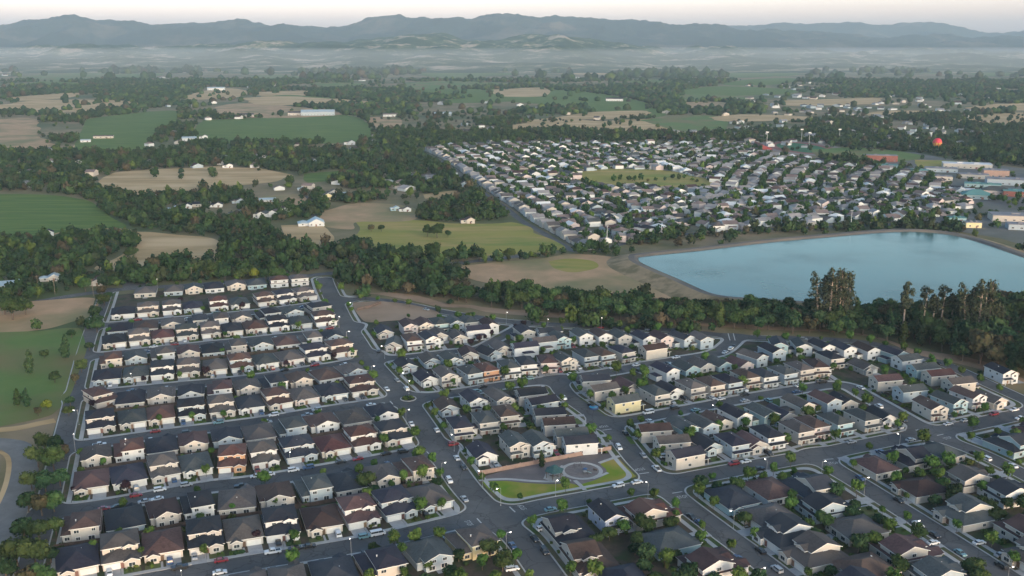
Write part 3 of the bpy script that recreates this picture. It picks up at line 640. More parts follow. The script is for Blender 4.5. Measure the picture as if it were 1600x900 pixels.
def rect_local(mb, x, y, rz, x0, x1, y0, y1, z):
    c, s = math.cos(rz), math.sin(rz)
    mb.quad([(x+a*c-b*s, y+a*s+b*c, z) for a, b in ((x0,y0),(x1,y0),(x1,y1),(x0,y1))])
def loc2w(x, y, rz, a, b): c, s = math.cos(rz), math.sin(rz); return (x+a*c-b*s, y+a*s+b*c)
def front_yard(h):
    x, y, rz, code = h['x'], h['y'], h['rz'], h['code']; _, _, _, ex, (w, d) = STY[code]; sx = h['sc'][0]
    gx_, gy_, gw = ex['gar']; gx_ *= sx; sy_ = h['sc'][1]; gy_ *= sy_; d = d*sy_
    # walk outward from the garage until the asphalt
    L = 0
    while L < 16:
        p = loc2w(x, y, rz, gx_, gy_-L)
        if sample(FALL, *p) < 0.2: break
        L += .5
    if L < 16 and L > 1: rect_local(mb_drive, x, y, rz, gx_-gw/2, gx_+gw/2, gy_-L-.1, gy_, 0.17+0.001*(len(HOUSES) % 3))
    elif code in 'HKJQ': rect_local(mb_drive, x, y, rz, gx_-gw/2-1, gx_+gw/2+1, gy_-5.5, gy_, 0.168)
    K = 0
    while K < 16:
        p = loc2w(x, y, rz, -w*.25, -d/2-K)
        if sample(FALL, *p) < (1.9 if sample(FMAJ, *p) > 4.5 else 4.5): break
        K += .5
    if 1.5 < K < 16:
        sgn = -1 if gx_ > 0 else 1
        a0, a1 = (-w/2*sx, gx_-gw/2-.9) if sgn < 0 else (gx_+gw/2+.9, w/2*sx)
        if rnd.random() < .9: rect_local(mb_lawn, x, y, rz, a0, a1-.9 if sgn < 0 else a1, -d/2-K, -d/2-.9, 0.135)
        rect_local(mb_drive, x, y, rz, (a1-.8) if sgn < 0 else a0-.8, a1 if sgn < 0 else a0, -d/2-K, -d/2+.2, 0.155)
        for q in range(rnd.choice((2, 3, 3, 4))):
            SHRUBS.append((*loc2w(x, y, rz, rnd.uniform(a0+.5, a1-.8), -d/2-rnd.uniform(.8, max(1, K-.5))), rnd.uniform(.5, 1.25), h))
    if rnd.random() < .6: u_ = rnd.uniform(-w*.3, w*.1); rect_local(mb_drive, x, y, rz, u_, u_+rnd.uniform(2.5, 4.5), d/2, d/2+rnd.uniform(1.8, 3.2), .150)
    # back yard shrubs
    for q in range(rnd.choice((0, 1, 1, 2)) if h['grid'] else rnd.choice((3, 4, 5, 6))): SHRUBS.append((*loc2w(x, y, rz, rnd.uniform(-w/2-1.5, w/2+1.5), d/2+rnd.uniform(1.2, 2.2 if h['grid'] else 5.5)), rnd.uniform(.8, 1.7), h))
    if not h['grid']:
        for q in range(2): SHRUBS.append((*loc2w(x, y, rz, (w/2+1.2)*rnd.choice((-1, 1)), rnd.uniform(-d/2, d/2)), rnd.uniform(.5, 1.0), h))
        rect_local(mb_lawn, x, y, rz, -w/2, w/2, d/2+1.2, d/2+rnd.uniform(3, 6), .128)

GRID = [  # rows of the west grid from the top: (street kerb, distance along its normal, faces, houses px:roof wall style)
 ('collector', -21, 'N', "228tcC 272twC 302gcD 334kwC 368tcD 400gqC 435rwA 466twA"),
 (1, 14, 'S', "192kwC 231tcA 269twA 301kwC 341rwA 373gwC 413bcA 444kwA 476twB"),
 (1, -24.4, 'N', "188ksC 228bcC 270tcD 308kwF 342twF 376teD 418kwF 454gsD 496kwA"),
 (2, 14, 'S', "178kwC 217tcA 254rcC 292geA 328teA 362kwC 398rwC 434kwA 468gwC 506bwA"),
 (2, -24.4, 'N', "174rcF 212gsD 254twF 294bcD 332kwC 368teF 407gsD 446bwC 484twF 518kwD"),
 (3, 14, 'S', "168kwC 212gsC 254kwA 294twA 336tcC 376rwA 414gwC 452tpC 492kwA 532bcA"),
 (3, -24.4, 'N', "160bcF 204keC 252teD 298kwD 344bwF 386teD 426kwF 466bcD 508bwC 548tsD"),
 (4, 14, 'S', "156kwA 206geC 252rcC 299kwA 346teA 390kwC 432bcB 474tpC 518ksC 564bwA"),
 (4, -24.4, 'N', "150teD 202rwF 252keC 302bcD 354ksD 404teC 452gsF 502bwD 550teC 596kwD"),
 (5, 14, 'S', "142bcC 200kwC 256teB 306gwC 362roA 412twA 466kwA 518rcC 566rwA 614kwB"),
 (5, -24.4, 'N', "128bwF 194ksC 254beD 308kwF 370teC 430bwD 488gsF 540keC 596twD 646bcF"),
 (6, 14, 'S', "120kwC 189tcA 254bcC 320keA 380teC 438kwA 502bcC 560bwA 616kwA 670twC"),
 (6, -24.4, 'N', "390teC 450teC 520keC 594kwF 668gsD 736tyF")]
def rowname(i): return ordn(i)+' row of western grid'
def describe(rc, wc, code): return '%s %s house with %s roof' % (WALLN[wc], 'two-storey' if code in TWO else 'one-storey', ROOFN[rc])
PLAN = []
for ri, (k, off, face, spec) in enumerate(GRID):
    if k == 'collector': base = [p for p in RW['collector'][0] if 150 < PX(p.x, p.y)[0] < 560]
    else: base = KERB[k]
    line = offset(base, off)
    items = spec.split(); pos = []
    dense = [];
    Ltot = length(line); s = 0
    while s < Ltot: p, t = at_len(line, s); dense.append((PX(p.x, p.y, 3.5)[0], p, t)); s += .5
    for it in items:
        px = int(''.join(ch for ch in it if ch.isdigit())); c3 = it[-3:]
        q = min(dense, key=lambda e: abs(e[0]-px)); pos.append([q[1].x, q[1].y, math.atan2(q[2].y, q[2].x), c3, px])
    for i, (x, y, a, c3, px) in enumerate(pos):
        gaps = [math.hypot(pos[j][0]-x, pos[j][1]-y) for j in (i-1, i+1) if 0 <= j < len(pos)]; sx = min(1.13, max(.86, (min(gaps)-1.3)/11.9))
        rz_ = a if face == 'S' else a+math.pi; sy = 1.15; sh = 7.25*(sy-1)-.5
        PLAN.append(dict(x=x-math.sin(rz_)*sh, y=y+math.cos(rz_)*sh, rz=rz_, rc=c3[0], wc=c3[1], code=c3[2], sc=(sx, sy, .93), row=ri, ordi=len(pos)-1-i, grid=True, fixed=True))
# other blocks: px,py of the roof centre, code, facing (S N E W of the block axes)
AXN = math.atan2(G(220, 66).y, G(220, 66).x)      # bearing of the grid's long streets
BLK = {
 'behind the bare dirt lot': "600,514kwJS 612,534geJS 638,504bpHS 643,526bwKS 662,502bwHS 676,522kwHS 688,500gqKS 698,519teJS 714,499gwHS 726,519tcJS 738,499geKS",
 'by the curved court': "744,511kwHW 764,509bwHN 790,508kwHN 818,534kwHW 846,530twHW 856,514kwHW 866,525gqHS",
 'above the roundabout street': "634,566kwJS 672,558twJS 704,556gsHS 732,548bwJS 768,546ksJS 790,540tcJS",
 'along the roundabout street': "666,586kwJS 696,580teHS 736,576gsKS 762,574roKS 796,568gwKS 822,562kwKS 858,562bpKS 880,556gwHS 916,550gsKS 940,548bwKS 972,544kwKS",
 'under the tree belt': "908,518gwHN 938,518bwHN 968,520gwHN 1004,522kwHN 1032,522bpHN 1066,522kwHN 1094,524twHN 1024,541bcHE",
 'in the block above the park': "698,630bwJS 740,618kwHS 780,616teHS 828,610ktHW 848,622kwHE 718,658kwKS 758,650geKS 790,640bwKS 860,640ktHE 874,655bwHE 804,685geHS 754,702kwJS 840,684gsHS 894,672geHE 908,684kwHE",
 'north of the upper east street': "928,588kwHW 944,602tcHE 980,598beJS 974,624gyHE 1024,608geKS 1050,604kwJS 1076,598teKS 1110,594bcKS 1138,590ksKS 1166,582bcKS 1194,582kwKS 1228,578gsKS 1250,570tcKS 1276,566bcKS 1298,553kwKS",
 'south of the middle street': "1038,572kwHN 1072,568gqJN 1094,564teJN 1124,562gqJN 1152,562bpJN 1172,552twHN 1206,542kwHN",
 'inside the far perimeter bend': "1216,532kqHN 1252,534gwHN 1284,535kwHN 1314,538kwHN 1352,540bwHN 1394,546kqHN 1418,556gwHE 1350,568teJS 1386,588bcHE 1424,604gsHE 1444,570gqHE 1468,580rwHE 1500,592tcHE 1454,634bcHS 1484,620gqHS 1518,612bwHS 1552,622tcJS",
 'inside the curved east street': "1020,665bwHE 1052,683tcHE 1078,708kcHE 1068,658gqHN 1092,656gsHN 1116,650bcJN 1148,640kwHN 1190,638gqHN 1216,640ktJN 1246,624tcHN 1288,618bwHN 1314,620kcJN 1112,688ksJS 1140,684ksKS 1172,686bcJS 1200,672kwKS 1246,664teKS 1270,657bpKS 1306,652gqKS 1348,646geKS 1378,645kwJS",
 'beyond the east perimeter': "1556,576kwHS 1640,620twHS",
 'south of the park street': "890,816kwVS 950,796klHS 1014,786rcVE 1046,838gqCE 930,862beVS 968,896kwCS 1114,864bwVE",
 'between the lower cross streets': "1144,772kqCS 1208,758bwCN 1256,748kwVN 1206,804tcCW 1236,834kwVW 1276,860tcVW 1290,776kwVE 1340,818tcCE 1420,846bwVE 1306,874beCW 1466,876gsVE 1366,722bcCN 1334,898ksVW",
 'east of the lower east road': "1416,702keVN 1470,700gcCN 1430,758bcCW 1510,790gwVW 1524,736tcVE 1572,752kwVE 1590,862tcVW 1576,682kqVN 1620,664bwVN 1610,812bcVE"}
for bn, spec in BLK.items():
    for it in spec.split():
        a, bb = it.split(','); px = int(a); py = int(bb[:-4]) if True else 0; c = bb[-4:]
        rc, wc, code, f = c; wc = 'e' if wc == 't' else wc
        z = 6.3 if code in TWO else 4.2
        P = G(px, py, z)
        rzS = AXN-math.pi/2      # local -Y faces along the southward axis
        rz = rzS+{'S': 0, 'E': math.pi/2, 'N': math.pi, 'W': -math.pi/2}[f]
        PLAN.append(dict(x=P.x, y=P.y, rz=rz, rc=rc, wc=wc, code=code, sc=(1, 1), row=bn, grid=False, fixed=False))
rw_ = random.Random(77)
for h in PLAN:
    if h['wc'] == 'w': h['wc'] = rw_.choice('wwwwecs')
    if not h['grid'] and PX(h['x'], h['y'])[1] > 745 and h['code'] in 'VC': h['sc'] = (1.13, 1.12)
# nearest street direction refines each heading
def near_road(x, y, names=None):
    best = None
    for n, (P, w) in RW.items():
        if names and n not in names: continue
        for a, b in zip(P[:-1], P[1:]):
            d = b-a; t = max(0, min(1, ((x-a.x)*d.x+(y-a.y)*d.y)/max(d.length_squared, 1e-6))); q = a+d*t; D = math.hypot(x-q.x, y-q.y)
            if best is None or D-w/2 < best[0]: best = (D-w/2, math.atan2(d.y, d.x), n, D, w, q)
    return best
for h in PLAN:
    if h['grid']: continue
    b = near_road(h['x'], h['y'])
    if b[0] < 34:
        a = b[1]; k = round((h['rz']-a)/(math.pi/2)); dlt = a+k*math.pi/2-h['rz']
        if abs(dlt) < 0.45: h['rz'] += dlt
# keep footprints off the streets and off each other
for h in PLAN:
    if h['code'] not in STY: STY[h['code']] = style(h['code'])
    w, d = STY[h['code']][4]; ww = w*h['sc'][0]
    h['w'], h['d'] = ww, d*(h['sc'][1] if not h['grid'] else 1); h['off'] = 0
def circles(h):
    w, d = h['w'], h['d']; n = 3; r = w/2*1.02; s = max(0, d/2-r)
    c, sn = math.cos(h['rz']), math.sin(h['rz']); ex = 1.0 if h['code'] in 'HK' else 0
    return [(h['x']-sn*t+c*ex*.5, h['y']+c*t+sn*ex*.5, r) for t in (-s, 0, s)]
for itn in range(60):
    CI = [circles(h) for h in PLAN]
    for i, h in enumerate(PLAN):
        if h['fixed']: continue
        mx = my = 0.0
        for (cx, cy_, r) in CI[i]:
            v = sample(FALL, cx, cy_); need = r+2.4
            if v < need:
                gxx = sample(FALL, cx+2, cy_)-sample(FALL, cx-2, cy_); gyy = sample(FALL, cx, cy_+2)-sample(FALL, cx, cy_-2); g = math.hypot(gxx, gyy)+1e-6
                mx += gxx/g*(need-v)*.4; my += gyy/g*(need-v)*.4
        for j, o in enumerate(PLAN):
            if j == i or abs(o['x']-h['x']) > 22 or abs(o['y']-h['y']) > 22: continue
            for (cx, cy_, r) in CI[i]:
                for (ox, oy, orr) in CI[j]:
                    D = math.hypot(cx-ox, cy_-oy); ov = r+orr+.3-D
                    if ov > 0: mx += (cx-ox)/(D+1e-6)*ov*.22; my += (cy_-oy)/(D+1e-6)*ov*.22
        m_ = math.hypot(mx, my)
        if m_ > 1.2: mx *= 1.2/m_; my *= 1.2/m_
        h['x'] += mx; h['y'] += my
ANCH = {'behind the bare dirt lot': 'the dirt lot', 'default': 'west end'}
byrow = {}
for h in PLAN: h['px'], h['py'] = PX(h['x'], h['y'], 4); byrow.setdefault(h['row'], []).append(h)
for rn, hs in byrow.items():
    if isinstance(rn, int): continue
    hs.sort(key=lambda h: h['px'])
    for i, h in enumerate(hs): h['ordi'] = i
for h in PLAN:
    if h['grid']:
        lab = '%s, %s from central road, %s' % (describe(h['rc'], h['wc'], h['code']), ordn(h['ordi']), rowname(h['row'])); grp = 'houses of the western grid'
        h['place'] = '%s lot from central road, %s' % (ordn(h['ordi']), rowname(h['row']))
    else:
        lab = '%s, %s from the west %s' % (describe(h['rc'], h['wc'], h['code']), ordn(h['ordi']), h['row']); grp = 'houses '+h['row']
        h['place'] = 'the %s house from the west %s' % (ordn(h['ordi']), h['row'])
    ws = lab.split()
    if len(ws) > 16: lab = lab.replace(' house with', ' house,').replace(' from the west', ' from west')
    h['rootobj'] = build_house(h['x'], h['y'], h['rz'], h['code'], h['rc'], h['wc'], lab, grp, detail=h['py'] > 560, sc=h['sc'])
    HOUSES.append(h); front_yard(h)
# motor courts: small shared drives between the narrow houses
for pts in ([(812,668),(800,660),(778,668)], [(738,696),(700,688),(690,690)], [(868,700),(850,670),(842,650)]):
    pass
setting('driveway', mb_drive, [M_drive]); setting('front_lawn', mb_lawn, [M_lawn])
print('houses', len(PLAN))
# ================================================================== TREES
def ico(sub):
    bm = bmesh.new(); bmesh.ops.create_icosphere(bm, subdivisions=sub, radius=1); V = np.array([v.co[:] for v in bm.verts]); F = np.array([[v.index for v in f.verts] for f in bm.faces]); bm.free(); return V, F
ICO1 = ico(1); ICO2 = ico(2)
def crown_arrays(lobes, nleaf, size, seed, core=0.8, sub=2):
    r = np.random.RandomState(seed); V = []; T = []; Q = []; n = 0
    for (x, y, z, a, b, c) in lobes:
        v, f = (ICO2 if sub == 2 else ICO1); d = 1+r.uniform(-.16, .16, len(v)); vv = v*d[:, None]*np.array([a, b, c])*core+np.array([x, y, z]); V.append(vv); T.append(f+n); n += len(vv)
    wts = np.array([a*b+b*c+a*c for (_, _, _, a, b, c) in lobes]); wts = wts/wts.sum(); pick = r.choice(len(lobes), nleaf, p=wts)
    L = np.array(lobes)[pick]; d = r.normal(size=(nleaf, 3)); d[:, 2] = d[:, 2]*.9+.15; d /= np.linalg.norm(d, axis=1)[:, None]
    P = L[:, :3]+L[:, 3:]*d*r.uniform(.70, 1.20, nleaf)[:, None]
    nrm = d+r.normal(size=(nleaf, 3))*.45; nrm /= np.linalg.norm(nrm, axis=1)[:, None]
    t = np.cross(nrm, r.normal(size=(nleaf, 3))); t /= np.linalg.norm(t, axis=1)[:, None]; bt = np.cross(nrm, t); s = size*r.uniform(.55, 1.3, nleaf)[:, None]
    c4 = np.stack([P-t*s-bt*s*.7, P+t*s*.9-bt*s, P+t*s+bt*s*.8, P-t*s*.8+bt*s], 1).reshape(-1, 3)
    V.append(c4); Q = (np.arange(nleaf*4).reshape(-1, 4)+n)
    return np.concatenate(V), np.concatenate(T), Q
def np_mesh(name, V, T, Q, m, colr=None):
    me = bpy.data.meshes.new(name); nt_, nq = len(T), len(Q); me.vertices.add(len(V)); me.vertices.foreach_set('co', V.astype(np.float32).ravel())
    me.loops.add(nt_*3+nq*4); me.loops.foreach_set('vertex_index', np.concatenate([T.ravel(), Q.ravel()]).astype(np.int32))
    me.polygons.add(nt_+nq); st = np.concatenate([np.arange(nt_)*3, nt_*3+np.arange(nq)*4]).astype(np.int32); me.polygons.foreach_set('loop_start', st)
    if colr is not None:
        at = me.attributes.new('kindcol', 'FLOAT_COLOR', 'FACE'); at.data.foreach_set('color', colr.astype(np.float32).ravel())
    me.materials.append(m); me.update(calc_edges=True); return me
F_oak = foliage('oak_leaves', (0.026, 0.052, 0.018), (0.054, 0.084, 0.030), .35)
F_bay = foliage('bay_leaves', (0.019, 0.045, 0.021), (0.040, 0.074, 0.032), .3)
F_rust = foliage('dry_leaves', (0.085, 0.062, 0.038), (0.042, 0.050, 0.026), .3)
F_street = foliage('street_tree_leaves', (0.042, 0.088, 0.022), (0.075, 0.128, 0.032), .3)
F_lime = foliage('lime_leaves', (0.13, 0.17, 0.022), (0.20, 0.22, 0.04), .2)
F_plum = foliage('plum_leaves', (0.022, 0.014, 0.020), (0.040, 0.022, 0.030), .3)
F_euc = foliage('eucalyptus_leaves', (0.060, 0.066, 0.040), (0.030, 0.046, 0.028), .2)
F_shrub = foliage('shrub_leaves', (0.045, 0.080, 0.020), (0.085, 0.115, 0.030), .45)
def trunk_mesh(h, r, seed, limbs=4, m=M_bark, lean=0.3):
    rr = random.Random(seed); mb = MB(); p = Vector((0, 0, -.3)); q = Vector((rr.uniform(-lean, lean), rr.uniform(-lean, lean), h*.45)); mb.tube(p, q, r, r*.75, 7); e = Vector((rr.uniform(-lean, lean)*2, rr.uniform(-lean, lean)*2, h*.85)); mb.tube(q, e, r*.75, r*.35, 6)
    for k in range(limbs):
        a = 2*math.pi*k/limbs+rr.random(); s = q.lerp(e, rr.random()*.5); mb.tube(s, s+Vector((math.cos(a), math.sin(a), .9))*h*.3, r*.4, r*.12, 5)
    return mb.mesh('trunk', [m])
def lobes_round(rad, zc, n, seed, flat=.8):
    r = random.Random(seed); L = [(0, 0, zc, rad*.72, rad*.72, rad*.72*flat)]
    for k in range(n):
        a = 2*math.pi*k/n+r.uniform(-.4, .4); d = rad*r.uniform(.35, .62); s = rad*r.uniform(.36, .55)
        L.append((d*math.cos(a), d*math.sin(a), zc+rad*r.uniform(-.35, .4), s, s, s*flat))
    return L
PROTO = {}
def proto(kind, crown, trunk): PROTO.setdefault(kind, []).append((crown, trunk))
for s in range(5):
    rad = [6.2, 5.2, 7.0, 5.6, 4.8][s]; L = lobes_round(rad, rad*.95+2.0, 7, s)
    fm = [F_oak, F_bay, F_oak, F_bay, F_rust][s]
    proto('oak', np_mesh('crown', *crown_arrays(L, 900, .55, s), fm), trunk_mesh(rad*1.5, .42, s))
for s in range(2):
    L = [(0, 0, z, r, r, 2.4) for z, r in ((3, 2.4), (6, 3.0), (9, 2.5), (12, 1.7), (14.2, .9))]; L = [(x+rnd.uniform(-.6,.6), y+rnd.uniform(-.6,.6), z, a, b, c) for x, y, z, a, b, c in L]
    proto('tall', np_mesh('crown', *crown_arrays(L, 700, .5, 20+s), [F_bay, F_oak][s]), trunk_mesh(12, .35, s))
for s in range(3):
    rad = [2.3, 2.0, 2.7][s]; L = lobes_round(rad, rad+1.9, 5, 30+s, 1.1); proto('street', np_mesh('crown', *crown_arrays(L, 330, .30, 30+s, .74), F_street), trunk_mesh(rad*1.9+1, .11, s, 3))
L = lobes_round(2.4, 4.0, 5, 41, 1.0); proto('plum', np_mesh('crown', *crown_arrays(L, 330, .30, 41, .74), F_plum), trunk_mesh(4.5, .13, 4, 3))
L = lobes_round(4.4, 5.4, 6, 42, .9); proto('lime', np_mesh('crown', *crown_arrays(L, 700, .42, 42), F_lime), trunk_mesh(6.5, .3, 5))
for s in range(3):     # tall eucalyptus: pale stems, drooping clumps up the whole height; s == 1 is the lone open-crowned one
    r = random.Random(60+s); H = [33, 27, 28][s]; mb = MB(); L = []
    stems = [(0,0)] if s == 1 else [(-4.5,0),(-1.5,1.5),(3.6,-.6),(1.2,-2),(5.5,1)] if s == 0 else [(-2.4,0),(2.6,.5)]
    for (sx_, sy_) in stems:
        e = Vector((sx_*1.25+r.uniform(-1,1), sy_+r.uniform(-1,1), H*r.uniform(.76,.95))); m_ = Vector((sx_*1.1, sy_, H*.38)); mb.tube((sx_*.6, sy_*.6, -.3), m_, .6, .42, 8); mb.tube(m_, e, .42, .12, 7)
        n = 26 if s == 0 else 17
        for k in range(n):
            t = (.16+.84*(k+.5)/n) if s == 0 else (.50+.50*(k+.5)/n); c = (Vector((sx_*1.05, sy_, H*t)) if t < .38 else m_.lerp(e, (t-.38)/.62)); a = r.uniform(0, 6.28); d = r.uniform(.3, 3.4 if s == 0 else 4.4)*(1.15-t*.45)*(1 if s == 0 or t < .9 else .6)
            q = Vector((c.x+math.cos(a)*d, c.y+math.sin(a)*d, c.z+r.uniform(-.6, 1.2))); mb.tube(c-Vector((0,0,1.2)), q, .12, .04, 5); sz = r.uniform(.9, 1.9); L.append((q.x, q.y, q.z, sz, sz, sz*r.uniform(.8, 1.5)))
    proto('eucalyptus', np_mesh('crown', *crown_arrays(L, 3600 if s == 0 else 1500, .36, 60+s, .42, 1), F_euc), mb.mesh('trunk', [M_palebark]))
for s in range(3):
    L = [(rnd.uniform(-.3,.3), rnd.uniform(-.3,.3), .55, .8, .8, .65), (.4, .2, .45, .5, .5, .5)]; PROTO.setdefault('shrub', []).append((np_mesh('crown', *crown_arrays(L, 90, .20, 80+s, .8, 1), [F_shrub, F_street, F_bay][s]), None))
TREES = []    # (root, base label, px)
KN = {'oak': ('oak_tree', 'tree'), 'tall': ('conifer_tree', 'tree'), 'street': ('street_tree', 'street tree'), 'plum': ('plum_tree', 'street tree'), 'lime': ('lime_green_tree', 'tree'), 'eucalyptus': ('eucalyptus_tree', 'eucalyptus')}
def plant(kind, x, y, s=1.0, base='', group='', v=None, z=.1, sz=None):
    P = PROTO[kind]; v = rnd.randrange(len(P)) if v is None else v; nm, cat = KN[kind]
    if group.startswith('garden'): nm, cat = 'garden_tree', 'garden tree'
    r = root(nm, (x, y, z), rnd.uniform(0, 6.28) if kind != 'eucalyptus' else rnd.uniform(-.3, .3), base, cat, group); r.scale = (s, s, sz or s*rnd.uniform(.9, 1.12))
    obj('trunk', P[v][1], r); obj('crown', P[v][0], r); TREES.append((r, base)); return r
def fit(l):
    if len(l.split()) > 16: l = l.replace(' the ', ' ')
    if len(l.split()) > 16: l = l.replace('from west ', '').replace(' of ', ' ')
    return ' '.join(l.split()[:16])
def uniq(items):
    by = {}
    for r, b in items: by.setdefault(b, []).append(r)
    for b, rs_ in by.items():
        if len(rs_) == 1: rs_[0]['label'] = fit(b); continue
        rs_.sort(key=lambda r: PX(r.location.x, r.location.y)[0])
        for i, r in enumerate(rs_): r['label'] = fit('%s, %s from west' % (fit(b) if len(b.split()) < 13 else ' '.join(fit(b.replace(' the ', ' ')).split()[:13]), ordn(i)))
def near_house(x, y): return min(HOUSES, key=lambda h: (h['x']-x)**2+(h['y']-y)**2)
def place_of(h):
    return ('%s lot from central road, %s grid row' % (ordn(h['ordi']), ordn(h['row']))) if h['grid'] else ('%s house from west %s' % (ordn(h['ordi']), h['row']))
def free_of_houses(x, y, r):
    return all(math.hypot(h['x']-x, h['y']-y) > r+(h['w']+h['d'])/4+.6 for h in HOUSES)
# creek belt: individual trees
BELT = [(524,430),(600,427),(700,448),(760,462),(860,474),(935,478),(1000,484),(1100,486),(1300,492),(1450,496),(1600,492),(1640,500),(1640,600),(1600,592),(1450,549),(1330,529),(1200,519),(1100,512),(1000,506),(900,496),(800,485),(700,470),(600,456),(530,450)]
def region(px):
    for lim, nm in ((620, 'north of the bare dirt lot'), (720, 'below the dry grass field'), (820, 'in the creek belt beyond the curved lot road'), (930, 'in the creek belt above the perimeter road'), (1040, 'in the creek belt west of the reservoir'), (1140, 'at the reservoir southwest corner'), (1240, 'before the reservoir, west of tall eucalyptus'), (1340, 'before the reservoir around tall eucalyptus'), (1440, 'before the reservoir by lone eucalyptus'), (1540, 'before the reservoir near paired eucalyptus')):
        if px < lim: return nm
    return 'in the dark wood at the east edge'
bel = [(p.x, p.y) for p in GN(BELT)]; bx0, bx1 = min(p[0] for p in bel), max(p[0] for p in bel); by0, by1 = min(p[1] for p in bel), max(p[1] for p in bel)
placed = []
for t in range(9000):
    x, y = rnd.uniform(bx0, bx1), rnd.uniform(by0, by1)
    if not inpoly(np.array([x]), np.array([y]), bel)[0] or any((x-a)**2+(y-b)**2 < 46 for a, b in placed): continue
    if sample(FALL, x, y) < 5 and X0 < x < X1 and Y0 < y < Y1: continue
    placed.append((x, y))
placed.sort(key=lambda q: q[1]); BELT_REST = placed[230:]      # the trees that show largest stand alone, the others join the woodland
for x, y in placed[:230]:
    px, py = PX(x, y); v = rnd.choice((0, 1, 1, 2, 3, 3, 3)) if rnd.random() > .10 else 4
    if 1230 < px < 1600 and rnd.random() < .12: v = 4
    k = 'tall' if rnd.random() < .08 else 'oak'; v = v if k == 'oak' else rnd.randrange(2)
    far = py < np.interp(px, [520, 760, 1000, 1300, 1600], [440, 473, 493, 505, 530])
    sc = rnd.uniform(.72, 1.12)*(1.12 if px < 950 else 1.0 if px < 1430 else 1.2 if px < 1510 else 1.55)
    if k == 'tall': sc = min(sc, .95)
    plant(k, x, y, sc, '%s %s %s' % ('narrow dark conifer' if k == 'tall' else 'rusty brown tree' if v == 4 else 'dark green tree', 'in back row' if far else 'in front row', region(px)), 'trees of the creek belt', v)
print('belt', len(placed))
for px, py, s, v, nm in ((1290, 512, 1.0, 0, 'huge four-stemmed eucalyptus rising before the reservoir'), (1308, 510, .92, 0, 'broad eucalyptus right beside the huge four-stemmed one'), (1410, 522, .98, 1, 'lone slender eucalyptus with a pale bare trunk'), (1448, 524, .88, 2, 'twin-topped eucalyptus east of the lone slender one'), (1476, 524, .90, 2, 'second eucalyptus beside the twin-topped one'),
    (1520, 534, 1.0, 0, 'spreading brownish eucalyptus near the reservoir southeast corner'), (1498, 530, .8, 1, 'short eucalyptus west of the spreading brownish one'), (1548, 536, .86, 2, 'outer eucalyptus east of the spreading brownish one')):
    p = G(px, py); s *= 1.22; plant('eucalyptus', p.x, p.y, s, nm, 'eucalyptus trees of the creek belt', v, sz=s)
# trees west of the west road, meadow, field edges
for px, py, s, k, b in [(70,705,.6,'oak','in strip between track and west road'),(88,708,.65,'oak',''),(60,730,.7,'oak',''),(85,735,.75,'oak',''),(100,718,.6,'oak',''),(50,765,.6,'oak',''),(72,768,.75,'oak',''),(95,760,.7,'oak',''),(45,800,.7,'oak',''),(66,806,.75,'oak',''),(85,800,.65,'oak',''),(38,842,.8,'oak',''),(62,846,.75,'oak',''),(88,838,.55,'oak',''),(28,884,.8,'oak',''),(56,888,.8,'oak',''),(80,880,.55,'oak',''),(10,905,.7,'oak',''),(46,925,.8,'oak',''),(70,920,.6,'oak',''),
    (104,560,.85,'tall','standing in the green meadow'),(48,584,.75,'tall',''),(70,560,.4,'oak',''),(28,634,.6,'tall',''),(42,636,.55,'tall',''),(74,640,.6,'lime',''),(60,650,.4,'oak',''),(86,598,.5,'oak',''),(112,528,.5,'oak',''),
    (150,498,.75,'oak','beside the west road'),(163,478,.7,'oak',''),(160,462,.7,'oak',''),(152,520,.75,'oak',''),(140,548,.5,'oak',''),(118,600,.5,'oak',''),(128,582,.5,'oak',''),(170,470,.6,'oak',''),(110,634,.45,'oak',''),(108,650,.4,'oak',''),
    (20,500,1.3,'oak','at the dry field on the western edge'),(8,492,1.1,'oak',''),(40,492,.8,'oak',''),(134,456,.7,'oak',''),(126,448,.9,'lime','beside pink-roofed shed'),
    (238,430,1.2,'oak','below the pale dry field'),(222,436,.9,'oak',''),(262,434,.8,'oak',''),(292,424,1.05,'oak',''),(312,430,.8,'oak',''),(330,434,.9,'oak',''),(352,438,1.0,'oak',''),(376,440,.9,'oak',''),(398,436,.9,'lime',''),(416,438,.8,'oak',''),(436,440,.9,'oak',''),(204,405,.7,'oak',''),(210,400,.5,'oak',''),
    (749,402,.75,'oak','along the country road'),(724,404,.8,'oak',''),(797,400,.75,'oak',''),(700,403,.9,'oak',''),(676,402,1.0,'oak',''),(650,402,1.0,'oak',''),(626,402,.9,'oak',''),(604,400,.8,'oak',''),(683,372,1.0,'oak','in the patchy meadow'),(668,370,.7,'oak',''),(700,370,.6,'oak',''),(580,362,.7,'oak',''),(596,362,.6,'oak',''),
    (866,738,.8,'tall','')][:]:
    if b: lastb = b
    if (px, py) == (866, 738): continue
    p = G(px, py); base = {'oak': 'dark green tree', 'tall': 'tall dark tree', 'lime': 'bright yellow-green tree'}[k]+' '+lastb
    if 600 < px < 830 and py > 399: p = G(px, py+5)
    q = RW['west'][0]
    plant(k, p.x, p.y, s, base, 'scattered trees west and north of the estate', rnd.choice((0, 1, 2, 3, 4)) if k == 'oak' else None)
